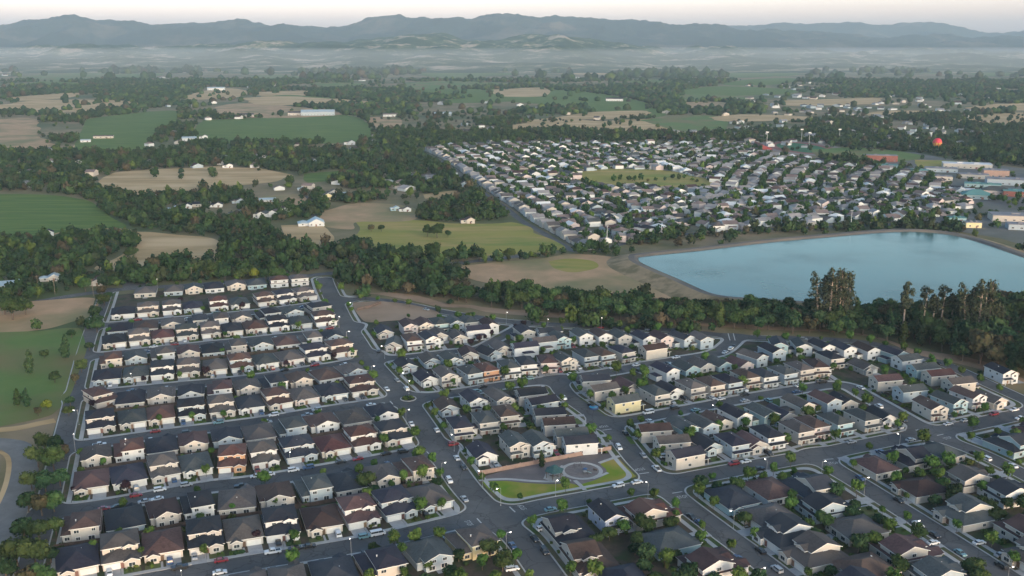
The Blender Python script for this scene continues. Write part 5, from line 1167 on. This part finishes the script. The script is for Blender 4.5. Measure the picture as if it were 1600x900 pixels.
def car_parts(kind):
    if kind in CARM: return CARM[kind]
    body = MB(); gl = MB()
    if kind == 'sedan': L, h = 2.3, 1.43; low = [(-2.3,.32),(2.3,.32),(2.34,.62),(2.1,.86),(1.05,.97),(-1.75,1.0),(-2.3,.92)]; cab = [(-1.7,.97),(1.1,.95),(.35,1.38),(-1.15,1.38)]; top = (-1.1, .32, 1.38, 1.45); wd = .9
    elif kind == 'suv': L = 2.35; low = [(-2.35,.36),(2.35,.36),(2.38,.75),(2.2,1.02),(1.1,1.12),(-2.3,1.14)]; cab = [(-2.25,1.12),(1.15,1.1),(.6,1.68),(-2.1,1.68)]; top = (-2.12, .58, 1.68, 1.76); wd = .95
    elif kind == 'van': L = 2.75; low = [(-2.75,.38),(2.7,.38),(2.75,.9),(2.3,1.25),(-2.75,1.3)]; cab = [(-2.7,1.28),(2.15,1.24),(1.5,1.95),(-2.7,1.98)]; top = (-2.72, 1.48, 1.97, 2.08); wd = 1.0
    else: L = 2.8; low = [(-2.8,.42),(2.8,.42),(2.82,.85),(2.55,1.08),(1.2,1.16),(-2.8,1.16)]; cab = [(-.9,1.14),(1.3,1.13),(.75,1.76),(-.75,1.76)]; top = (-.78, .76, 1.76, 1.84); wd = .98
    body.prism(low, -wd, wd, 'y'); body.box(top[0], top[1], -wd*.84, wd*.84, top[2], top[3]); gl.prism(cab, -wd*.86, wd*.86, 'y')
    for sgn in (-1, 1):
        for xx in ((cab[0][0]+cab[3][0])/2, 0.0, (cab[1][0]+cab[2][0])/2): body.tube((xx, sgn*wd*.87, cab[0][1]-.02), (xx*.97, sgn*wd*.85, top[2]+.02), .05, .05, 4)
    if kind == 'pickup': gl.box(-2.6, -1.0, -.75, .75, 1.165, 1.175)
    wm = MB(); wm.tube((0, -.12, 0), (0, .12, 0), .34, .34, 10)
    hl = MB(); hl.box(-.04, .04, -.2, .2, -.08, .08)
    CARM[kind] = dict(body=body.mesh('body', [M_trim]), win=gl.mesh('window', [M_glass]), wheel=wm.mesh('wheel', [M_black]), hl=hl.mesh('headlight', [M_lampglass]), L=L, wd=wd, pc={}); return CARM[kind]
CARS = []; CPOS = []
def car(x, y, rz, kind, col, base):
    c = car_parts(kind)
    if col not in c['pc']: me = c['body'].copy(); me.materials[0] = CM[col]; c['pc'][col] = me
    z = 0.035 if sample(FALL, x, y) < .2 else 0.175
    r = root('parked_car', (x, y, z), rz, base, {'sedan': 'car', 'suv': 'suv', 'van': 'van', 'pickup': 'pickup truck'}[kind], 'vehicles parked in the estate')
    obj('body', c['pc'][col], r); obj('window', c['win'], r)
    for sx_ in (-.62, .62):
        for sy_ in (-1, 1): obj('wheel', c['wheel'], r, (c['L']*sx_, sy_*(c['wd']-.08), .34))
    for sy_ in (-1, 1): obj('headlight', c['hl'], r, (c['L']-.0, sy_*(c['wd']-.28), .72))
    CARS.append((r, base)); CPOS.append((x, y))
CL = "251,768w 246,780w 226,785s 210,787k 240,772r 346,878r 344,897w 304,869s 171,894w 262,752s 272,750b 578,630w 495,640s 429,650w 400,744w 459,735w 561,719r 534,723k 633,708k 606,725b 644,662w 575,612w 590,833V 461,859k 484,855k 664,802k 562,825t 435,847k 704,750w 722,730k 830,842k 843,862k 848,826w 968,760W 975,758w 800,889w 390,582w 332,589s 240,543w 262,604s 243,676r 396,745w 516,514r 471,478b 893,585w 754,604k 916,703W 740,684r 994,570w 1128,549w 1060,560w 1016,646V 1015,658w 1112,621w 1122,621w 1160,624s 996,578k 1148,541k 1005,711s 1039,713w 1169,723w 1186,734K 1200,626t 1255,605w 1369,635W 1484,663w 1510,657s 1334,692s 1556,648r 1594,653w 1535,717w 1582,727w 1376,707b 1382,615k 1336,748b 1444,817w 1470,833k 1458,848w 1530,848w 1564,867s 1556,885k 1414,779k 1093,817b 1214,889s 930,632k 1060,640k 700,612k 860,748k 612,540k 520,520k".split()
def clear_car(x, y): return all((a-x)**2+(b_-y)**2 > 16 for a, b_ in CPOS) and all((a-x)**2+(b_-y)**2 > 1.5 for a, b_ in ST)
for it in CL:
    if it.startswith('860,748'): continue
    px, py = it[:-1].split(','); c = it[-1]; kind = {'V': 'van', 'W': 'suv', 'K': 'pickup'}.get(c) or rnd.choice(('sedan', 'sedan', 'suv')); col = {'V': 'w', 'W': 'w', 'K': 'k'}.get(c, c)
    p = G(int(px), int(py), .7); D, a, n_, dd, w_, q = near_road(p.x, p.y); x, y = p.x, p.y; inroad = D < 1.0
    if inroad:
        v_ = Vector((x-q.x, y-q.y)); L_ = v_.length+1e-6; v_ = v_/L_*min(L_ if L_ > 1 else 3, w_/2-1.15) if L_ < w_/2-2.2 and L_ < 1.5 else v_/L_*(w_/2-1.2); x, y = q.x+v_.x, q.y+v_.y; rz = a+(math.pi if rnd.random() < .5 else 0)
    else:
        rz = a+math.pi/2
        if not all(math.hypot(u-x, v-y) > r_+2.2 for h in HOUSES if abs(h['x']-x) < 20 and abs(h['y']-y) < 20 for (u, v, r_) in circles(h)):
            v_ = Vector((x-q.x, y-q.y)).normalized()*(w_/2-1.2); x, y = q.x+v_.x, q.y+v_.y; rz = a
    if not clear_car(x, y):
        x += math.cos(a)*6.2; y += math.sin(a)*6.2
        if not clear_car(x, y): x -= math.cos(a)*12.4; y -= math.sin(a)*12.4
        if not clear_car(x, y): continue
    h = near_house(x, y); car(x, y, rz, kind, col, '%s %s parked %s %s' % (CN[col], {'sedan': 'car', 'suv': 'suv', 'van': 'van', 'pickup': 'pickup'}[kind], 'at kerb by' if inroad else 'off street by', place_of(h)))
for h in rnd.sample(HOUSES, 90):     # cars standing on driveways
    if h['py'] > 905 or not (0 < h['px'] < 1600): continue
    _, _, _, ex, (w_, d_) = STY[h['code']]; gx_, gy_, gw = ex['gar']; p = loc2w(h['x'], h['y'], h['rz'], gx_*h['sc'][0]+(rnd.choice((-1.15, 1.15)) if gw > 4 else 0), gy_-3.4)
    if clear_car(*p) and sample(FALL, *p) > 1.2 and all(math.hypot(p[0]-u, p[1]-v) > r_+1.5 for g_ in HOUSES if g_ is not h and abs(g_['x']-p[0]) < 20 and abs(g_['y']-p[1]) < 20 for (u, v, r_) in circles(g_)):
        col = rnd.choice('kkkksswwbr'); kind = rnd.choice(('sedan', 'suv', 'suv', 'pickup')); car(p[0], p[1], h['rz']+(math.pi/2 if rnd.random() < .4 else -math.pi/2), kind, col, '%s %s on driveway of %s' % (CN[col], {'sedan': 'car', 'suv': 'suv', 'pickup': 'pickup'}[kind], place_of(h)))
for n_ in list(RW):       # more cars along the kerbs
    if n_ in ('collector', 'west', 'court_lane'): continue
    P, w_ = RW[n_]; s_ = rnd.uniform(10, 30)
    while s_ < length(P):
        p, t_ = at_len(P, s_); s_ += rnd.uniform(14, 46); sd_ = rnd.choice((-1, 1)); q = p+Vector((-t_.y, t_.x))*sd_*(w_/2-1.2); px, py = PX(q.x, q.y)
        if not (0 < px < 1600 and py < 900) or not clear_car(q.x, q.y) or sample(FEST, q.x, q.y) > 4: continue
        if sum(1 for m_ in RW if m_ != n_ and dist_line(np.array([q.x]), np.array([q.y]), RW[m_][0])[0] < RW[m_][1]/2+6): continue
        col = rnd.choice('kkksswwbrt'); kind = rnd.choice(('sedan', 'sedan', 'suv', 'pickup')); car(q.x, q.y, math.atan2(t_.y, t_.x)+(math.pi if sd_ > 0 else 0), kind, col, '%s %s parked at kerb by %s' % (CN[col], {'sedan': 'car', 'suv': 'suv', 'pickup': 'pickup'}[kind], place_of(near_house(q.x, q.y))))
uniq(CARS); print('cars', len(CARS))

# ================================================================== STREET FURNITURE
M_lit = emis('lamp_glow', (1.0, 0.93, 0.82), 7.0)
lp = MB(); lp.tube((0,0,-.2),(0,0,7.2),.07,.04,7); lp.tube((0,0,7.1),(1.3,0,7.35),.05,.04,5); lp.tube((0,0,0),(0,0,.5),.2,.14,8); lp = lp.mesh('pole', [M_metal])
lh = MB(); lh.box(1.15, 1.75, -.17, .17, 7.28, 7.42); lh = lh.mesh('lamp_head', [M_metal]); lb = MB(); lb.box(1.2, 1.65, -.14, .14, 7.15, 7.275); lb.box(1.76, 1.80, -.12, .12, 7.2, 7.38); lb = lb.mesh('lamp_lens', [M_lit])
LAMPS = []
for px, py in [(551,473),(546,518),(580,573),(642,598),(634,641),(698,676),(690,724),(738,738),(777,764),(878,758),(791,833),(1117,635),(1199,720),(1013,756),(1137,800),(1189,889),(1366,745),(1431,815),(1595,884),(1285,722),(1407,680),(283,895),(548,845),(115,676),(121,641),(591,541),(618,585),(791,489),(856,500),(530,495),(940,498),(245,437),(204,586),(452,705),(196,688)]:
    p = G(px, py, 7.2); D, a, n_, dd, w_, q = near_road(p.x, p.y)
    if dd < w_/2+.4 and dd > .05: v_ = Vector((p.x-q.x, p.y-q.y)).normalized()*(w_/2+.35); p.x, p.y = q.x+v_.x, q.y+v_.y
    rz = math.atan2(q.y-p.y, q.x-p.x); r = root('street_lamp', (p.x, p.y, .12), rz, None, 'street lamp', 'street lamps of the estate'); obj('pole', lp, r); hd = obj('lamp_head', lh, r); obj('lamp_lens', lb, hd)
    h = near_house(p.x, p.y); LAMPS.append((r, 'lit street lamp on grey pole by '+place_of(h)))
uniq(LAMPS)
# road lettering and stop lines
def road_text(txt, x, y, rz, size):
    cu = bpy.data.curves.new('stop', 'FONT'); cu.body = txt; cu.size = size; cu.align_x = 'CENTER'; cu.align_y = 'CENTER'; cu.space_character = 1.1
    o = bpy.data.objects.new('tmp', cu); me = bpy.data.meshes.new_from_object(o); bpy.data.objects.remove(o); me.materials.append(M_paint)
    o = obj('road_marking', me, None, (x, y, .045)); o.rotation_euler = (0, 0, rz); o.scale = (.9, 1.6, 1); tag(o, 'white painted word STOP on the road', None, None, 'structure')
mbm = MB()
def stopat(px, py, travel, name):
    p = G(px, py); D, a, n_, dd, w_, q = near_road(p.x, p.y, [name]); ang = a if travel > 0 else a+math.pi; d = Vector((math.cos(ang), math.sin(ang))); n = Vector((d.y, -d.x))
    c = Vector((q.x, q.y))+n*w_*.25; road_text('STOP', c.x, c.y, ang-math.pi/2, 1.9)
    e = c+d*4.2; P = [e-n*w_*.22-d*.25, e+n*w_*.22-d*.25, e+n*w_*.22+d*.25, e-n*w_*.22+d*.25]; mbm.quad([(q_.x, q_.y, .046) for q_ in P])
stopat(730, 815, 1, 'street6'); stopat(822, 798, -1, 'park_street'); stopat(1008, 732, 1, 'cross_road'); stopat(1070, 776, -1, 'cross_road'); stopat(1432, 672, 1, 'upper_east'); stopat(1300, 724, -1, 'east_road'); stopat(648, 704, 1, 'street5'); stopat(592, 624, 1, 'street4'); stopat(952, 665, 1, 'cross_road'); stopat(1475, 686, -1, 'far_east_road')
for px in (1137, 1145): a_, b_ = G(px, 521), G(px+3, 532); mbm.quad([(a_.x, a_.y, .05), (a_.x+.5, a_.y, .05), (b_.x+.5, b_.y, .05), (b_.x, b_.y, .05)])
for s_ in np.arange(0, length(RW['collector'][0])-8, 7):   # centre line of the collector
    a_, t_ = at_len(RW['collector'][0], s_); b_ = a_+t_*3.4; n_ = Vector((-t_.y, t_.x))*.09; mbm.quad([((a_-n_).x,(a_-n_).y,.05),((b_-n_).x,(b_-n_).y,.05),((b_+n_).x,(b_+n_).y,.05),((a_+n_).x,(a_+n_).y,.05)])
setting('road_marking', mbm, [M_paint])
# roundabout island
p = G(638, 623); mb = MB(); mb.lathe([(4.0, .03), (4.0, .2), (3.5, .22), (3.45, .14)], 28, 0, (p.x, p.y)); setting('roundabout_kerb', mb, [M_conc])
mb = MB(); mb.quad([(p.x+3.46*math.cos(t), p.y+3.46*math.sin(t), .14) for t in np.linspace(0, 2*math.pi, 28, endpoint=False)]); setting('roundabout_ground', mb, [M_yard])
RB = []
for k in range(6):
    o = obj('shrub', PROTO['shrub'][k % 3][0]); a = k*1.05; o.location = (p.x+1.9*math.cos(a), p.y+1.9*math.sin(a), .12); o.scale = (1.0, 1.0, .9); tag(o, None, 'shrub', 'shrubs on the roundabout'); RB.append((o, 'low shrub on the small roundabout island'))
uniq(RB)
# fences between the gardens of the western grid
for k in range(1, 6):
    r = root('garden_fence', (0, 0, 0), 0, 'brown wooden garden fence running behind the houses, %s from the collector road' % ORD[k-1], 'fence', 'garden fences of the western grid')
    line = [q for q in offset(KERB[k], -35.6) if sample(FALL, q.x, q.y) > 2.2]; runs = [[line[0]]]
    for q in line[1:]:
        if (q-runs[-1][-1]).length > 16: runs.append([])
        runs[-1].append(q)
    def fpiece(P, h):
        mb = MB(); off_ = offset(P, .05) if len(P) > 1 else P; of2 = offset(P, -.05)
        for i in range(len(P)-1):
            A, B_, C, D_ = off_[i], off_[i+1], of2[i+1], of2[i]
            mb.quad([(A.x,A.y,.1),(B_.x,B_.y,.1),(B_.x,B_.y,h),(A.x,A.y,h)]); mb.quad([(C.x,C.y,.1),(D_.x,D_.y,.1),(D_.x,D_.y,h),(C.x,C.y,h)]); mb.quad([(A.x,A.y,h),(B_.x,B_.y,h),(C.x,C.y,h),(D_.x,D_.y,h)])
        obj('fence_panel', mb.rawmesh('fence_panel', [M_wood]), r)
    for P in runs:
        if len(P) > 2: fpiece(P, 1.8)
    for ri, sgn in ((2*k, 1), (2*k+1, -1)):
        hs = sorted([h for h in HOUSES if h['row'] == ri], key=lambda h: h['px'])
        for a_, b_ in zip(hs[:-1], hs[1:]):
            m_ = Vector(((a_['x']+b_['x'])/2, (a_['y']+b_['y'])/2)); t_ = Vector((b_['x']-a_['x'], b_['y']-a_['y'])).normalized(); n_ = Vector((-t_.y, t_.x))*(-1 if sgn > 0 else 1)
            if math.hypot(b_['x']-a_['x'], b_['y']-a_['y']) > 22: continue
            fpiece([m_-n_*3, m_+n_*10.2], 1.75)
            p_ = m_+n_*10.2; pm = MB(); pm.box(p_.x-.08, p_.x+.08, p_.y-.08, p_.y+.08, .05, 1.95); obj('fence_post', pm.mesh('fence_post', [M_wood]), r)

# ================================================================== PARK
Z = .125
def psheet(name, px, m, z): mb = MB(); P = smooth(GN(px+[px[0]], 0), 4)[:-1]; sheet(mb, P, z); setting(name, mb, [m])
psheet('park_paving', [(749,747),(800,733),(880,718),(952,705),(968,710),(950,720),(960,730),(960,742),(930,756),(890,757),(850,757),(800,754),(760,752)], mat('plaza_paving', (0.16, 0.135, 0.135), .95, nscale=.15, col2=(0.20, 0.17, 0.165), col3=(0.13, 0.115, 0.115), nscale2=.05), .135)
psheet('park_lawn', [(753,753),(790,752),(820,755),(860,757),(893,756),(906,764),(880,770),(840,776),(812,782),(792,783),(775,774),(760,762)], M_parkgrass, .15)
psheet('park_lawn', [(908,757),(936,748),(948,736),(938,724),(962,716),(978,729),(990,741),(992,746),(965,752),(925,762),(914,765)], M_parkgrass, .15)
pc = G(909, 736); ring_ = MB(); RX, RY = 8.6, 8.6
ra = [(pc.x+RX*math.cos(t), pc.y+RX*math.sin(t)) for t in np.linspace(0, 2*math.pi, 40)]; ri_ = 7.0
for i in range(39):
    t0, t1 = 2*math.pi*i/39, 2*math.pi*(i+1)/39; ring_.quad([(pc.x+ri_*math.cos(t0), pc.y+ri_*math.sin(t0), .175), (pc.x+RX*math.cos(t0), pc.y+RX*math.sin(t0), .175), (pc.x+RX*math.cos(t1), pc.y+RX*math.sin(t1), .175), (pc.x+ri_*math.cos(t1), pc.y+ri_*math.sin(t1), .175)])
ribbon(ring_, smooth(GN([(748,751),(790,749),(830,752),(868,753),(892,751)]), 4), 1.7, .172); ribbon(ring_, smooth(GN([(926,748),(938,744),(950,739)]), 2), 1.5, .17); ribbon(ring_, GN([(898,751),(906,758),(914,766)]), 1.7, .171); ribbon(ring_, smooth(GN([(936,724),(950,719),(968,713)]), 3), 1.7, .171); ribbon(ring_, smooth(GN([(880,728),(872,740),(880,750)]), 3), 1.8, .168)
setting('park_path', ring_, [M_conc])
mb = MB(); mb.quad([(pc.x+ri_*math.cos(t), pc.y+ri_*math.sin(t), .16) for t in np.linspace(0, 2*math.pi, 36, endpoint=False)]); setting('playground_ground', mb, [mat('playground_bark', (0.19, 0.165, 0.16), 1, .15, .5)])
# pavilion
p = G(866, 746); r = root('park_pavilion', (p.x, p.y, .14), .3, 'hexagonal park pavilion with dark teal roof beside the round playground', 'pavilion')
mb = MB(); mb.lathe([(4.0, 3.0), (4.05, 3.15), (1.5, 4.5), (1.5, 4.75), (.02, 5.5)], 6); obj('roof', mb.mesh('roof', [mat('pavilion_roof', (0.035, 0.085, 0.09), .6, .1)]), r)
pm = MB(); pm.tube((0, 0, -.1), (0, 0, 3.05), .13, .13, 6); pm = pm.mesh('post', [M_wood])
for k in range(6): obj('post', pm, r, (3.3*math.cos(k*math.pi/3), 3.3*math.sin(k*math.pi/3), 0))
mb = MB(); mb.lathe([(4.6, -.05), (4.6, .04), (.01, .05)], 6); obj('base_slab', mb.mesh('base_slab', [M_conc]), r)
def picnic(x, y, rz, lab):
    r = root('picnic_table', (x, y, .19), rz, lab, 'picnic table', None); mb = MB(); mb.box(-.9,.9,-.38,.38,.70,.76); obj('table_top', mb.mesh('table_top', [M_wood]), r)
    for s_ in (-1, 1): mb = MB(); mb.box(-.9,.9,s_*.75-.14,s_*.75+.14,.42,.47); obj('seat', mb.mesh('seat', [M_wood]), r)
    for s_ in (-1, 1): mb = MB(); mb.box(s_*.6-.05,s_*.6+.05,-.8,.8,.34,.42); mb.box(s_*.6-.05,s_*.6+.05,-.3,-.2,0,.7); mb.box(s_*.6-.05,s_*.6+.05,.2,.3,0,.7); obj('leg', mb.mesh('leg', [M_metal]), r)
picnic(p.x-.9, p.y, .3, 'brown picnic table under the west side of the pavilion roof'); picnic(p.x+1.3, p.y+.2, .4, 'brown picnic table under the east side of the pavilion roof')
# play equipment
def play(px, py, kind):
    p = G(px, py)
    if kind == 'swing':
        r = root('swing_set', (p.x, p.y, .16), .5, 'dark metal swing set on the round playground', 'swing set'); mb = MB()
        for s_ in (-1.6, 1.6): mb.tube((s_, -.8, 0), (s_, 0, 2.2), .05, .05, 6); mb.tube((s_, .8, 0), (s_, 0, 2.2), .05, .05, 6)
        mb.tube((-1.6, 0, 2.2), (1.6, 0, 2.2), .05, .05, 6); obj('frame', mb.mesh('frame', [M_black]), r)
        for s_ in (-.7, .7): m2 = MB(); m2.box(s_-.22, s_+.22, -.09, .09, .5, .54); m2.tube((s_-.2, 0, .5), (s_-.2, 0, 2.2), .015, .015, 4); m2.tube((s_+.2, 0, .5), (s_+.2, 0, 2.2), .015, .015, 4); obj('seat', m2.mesh('seat', [M_black]), r)
    elif kind == 'climber':
        r = root('play_climber', (p.x, p.y, .16), .2, 'small play climber with slide near the playground centre', 'play climber'); mb = MB()
        for a_ in (-.7, .7):
            for b_ in (-.7, .7): mb.tube((a_, b_, 0), (a_, b_, 2.2), .06, .06, 6)
        obj('frame', mb.mesh('frame', [M_black]), r); mb = MB(); mb.box(-.75,.75,-.75,.75,1.1,1.18); obj('platform', mb.mesh('platform', [M_metal]), r); mb = MB(); mb.prism([(.75,1.15),(2.6,.1),(2.8,.1),(2.8,.2),(2.65,.2),(.75,1.28)], -.3, .3, 'y'); obj('slide', mb.mesh('slide', [CM['t']]), r); mb = MB(); mb.lathe([(1.2, 2.2), (.02, 2.9)], 4); obj('roof', mb.mesh('roof', [CM['b']]), r)
    else:
        r = root('park_bench', (p.x, p.y, .18), 2.6, 'dark bench at the rim of the round playground', 'bench'); mb = MB(); mb.box(-.8,.8,-.25,.25,.42,.47); obj('seat', mb.mesh('seat', [M_wood]), r); mb = MB(); mb.box(-.8,.8,.2,.26,.5,.9); obj('backrest', mb.mesh('backrest', [M_wood]), r)
        for s_ in (-.6, .6): mb = MB(); mb.box(s_-.04, s_+.04, -.2, .24, 0, .42); obj('leg', mb.mesh('leg', [M_black]), r)
play(902, 731, 'swing'); play(914, 741, 'climber'); play(930, 736, 'bench')
# park wall
r = root('park_wall', (0, 0, 0), 0, 'pinkish-tan masonry wall along the north side of the park', 'wall'); A_, B_ = G(747, 743), G(955, 703); d = (B_-A_); L_ = d.length; d /= L_; T = lambda q: (A_.x+d.x*q[0]-d.y*q[1], A_.y+d.y*q[0]+d.x*q[1], q[2])
mb = MB(); mb.box(0, L_, -.12, .12, 0, 1.9, 0, T); obj('masonry', mb.mesh('masonry', [mat('tan_block', (0.30, 0.205, 0.17), .95, .12, .5)]), r)
k = 0
while k < L_: mb = MB(); mb.box(k, k+.45, -.24, .24, 0, 2.15, 0, T); obj('pier', mb.mesh('pier', [MATS['tan_block']]), r); k += 6.2
p = G(846, 729); plant('tall', p.x, p.y-1.5, .42, 'narrow dark cypress standing before the park wall', '', 0, z=.13)['group'] = 'park trees'
p = G(922, 635); r = root('swimming_pool', (p.x+1.5, p.y-3, .13), .2, 'round blue garden pool behind the corner house', 'pool'); p = r.location
mb = MB(); mb.lathe([(2.3, 0), (2.3, .9), (2.2, .92), (2.2, .75)], 20); obj('pool_wall', mb.mesh('pool_wall', [CM['b']]), r); mb = MB(); mb.quad([(2.2*math.cos(t), 2.2*math.sin(t), .76) for t in np.linspace(0, 2*math.pi, 20, endpoint=False)]); obj('pool_water', mb.mesh('pool_water', [mat('pool_water', (0.05, 0.3, 0.5), .1, .1)]), r)

# ================================================================== POLES, STADIUM, BALLOON
M_pole = mat('pole_wood', (0.20, 0.16, 0.13), .9, .2, .5)
PL = []
for px, py, hh in ((60, 456, 12), (86, 460, 12), (146, 462, 12), (300, 438, 10), (724, 340, 14)):
    p = G(px, py); r = root('utility_pole', (p.x, p.y, 0), .2, None, 'utility pole', 'utility poles beside the country road'); mb = MB(); mb.tube((0,0,-.3),(0,0,hh),.17,.11,6); obj('pole', mb.mesh('pole', [M_pole]), r); mb = MB(); mb.box(-1.2,1.2,-.06,.06,hh-.9,hh-.75); obj('crossarm', mb.mesh('crossarm', [M_pole]), r); PL.append((r, 'wooden utility pole beside the country road'))
uniq(PL)
PL = []
for px, py, hh, lab in ((948, 389, 20, 'tall pale steel pole at the road junction by the reservoir'), (1329, 358, 18, 'tall pale steel pole on the reservoir road')):
    p = G(px, py); r = root('steel_pole', (p.x, p.y, 0), 0, lab, 'pole', None); mb = MB(); mb.tube((0,0,-.3),(0,0,hh),.38,.2,8); obj('pole', mb.mesh('pole', [M_flatw]), r); mb = MB(); mb.box(-1.6,1.6,-.1,.1,hh-.5,hh-.2); obj('crossarm', mb.mesh('crossarm', [M_flatw]), r)
def ell(c, a, b, n=40): return [(c[0]+a*math.cos(t), c[1]+b*math.sin(t)) for t in np.linspace(0, 2*math.pi, n, endpoint=False)]
sc_ = G(1252, 231)
for nm, a, b, m, z in (('stadium_ground', 66, 120, mat('stadium_apron', (0.24, 0.20, 0.185), 1, .15, .02), .16), ('running_track', 50, 98, mat('track_red', (0.24, 0.10, 0.09), 1, .1, .02), .26), ('football_field', 36, 80, mat('turf', (0.03, 0.13, 0.06), 1, .1, .02), .4)):
    mb = MB(); sheet(mb, [Vector(q) for q in ell((sc_.x, sc_.y), a, b)], z); setting(nm, mb, [m])
r = root('grandstand', (sc_.x-62, sc_.y, 0), 0, 'dark red grandstand at the west end of the stadium', 'grandstand'); mb = MB(); mb.prism([(-8,0),(8,0),(8,1.2),(-8,7)], -28, 28, 'y'); obj('seating', mb.mesh('seating', [mat('stand_red', (0.28, 0.06, 0.06), .9, .1)]), r); mb = MB(); mb.box(-9, -8.2, -28, 28, 0, 8.6); obj('back_wall', mb.mesh('back_wall', [M_brick]), r)
PL = []
for px, py in ((1198, 227), (1252, 222), (1264, 228), (1311, 222)):
    p = G(px, py); r = root('floodlight_mast', (p.x, p.y, 0), 0, None, 'floodlight', 'stadium floodlights'); mb = MB(); mb.tube((0,0,-.3),(0,0,22),.4,.22,7); obj('mast', mb.mesh('mast', [M_flatw]), r); mb = MB(); mb.box(-2.4,2.4,-.3,.3,21,23); obj('lamp_panel', mb.mesh('lamp_panel', [M_trim]), r); PL.append((r, 'tall pale floodlight mast around the stadium'))
uniq(PL)
p = G(1463, 238); r = root('hot_air_balloon', (p.x, p.y, 5), 0, 'hot air balloon, red on top with yellow and green bands below', 'hot air balloon'); r.scale = (.8, .8, .8); bm_ = [(.02, 22), (3.4, 21.4), (6.3, 19.4), (8.2, 16.2), (8.8, 12.8), (8.2, 9.6), (6.6, 6.6), (4.4, 3.9), (2.4, 1.9), (1.5, 1.0)]
mr = [mat('balloon_red', (0.55, 0.04, 0.07), .6, .08), mat('balloon_yellow', (0.60, 0.42, 0.10), .6, .08), mat('balloon_green', (0.10, 0.28, 0.12), .6, .08), mat('balloon_orange', (0.55, 0.16, 0.06), .6, .08)]
mb = MB(); mb.lathe(bm_, 20, lambda q, k: 0 if q < 3 else (3 if k % 4 == 0 else 0) if q < 4 else (1 if k % 2 else 3) if q < 6 else (2 if k % 3 else 1)); obj('envelope', mb.mesh('envelope', mr, True), r)
mb = MB(); mb.box(-.8, .8, -.8, .8, -2.6, -1.5); obj('basket', mb.mesh('basket', [M_wood]), r); mb = MB()
for a_ in (-.7, .7):
    for b_ in (-.7, .7): mb.tube((a_, b_, -1.5), (a_*1.9, b_*1.9, 1.1), .04, .04, 4)
obj('rigging', mb.mesh('rigging', [M_black]), r)
p = G(455, 336); r = root('water_tank', (p.x, p.y, 0), 0, 'round white water tank beside the farmhouse cluster', 'water tank'); mb = MB(); mb.lathe([(2.6, -.2), (2.6, 4.2), (.02, 5.2)], 16); obj('tank', mb.mesh('tank', [M_trim]), r); mb = MB(); mb.tube((2.65, 0, 0), (2.65, 0, 4.2), .06, .06, 5); obj('ladder', mb.mesh('ladder', [M_metal]), r)
print('objects', len(bpy.data.objects))
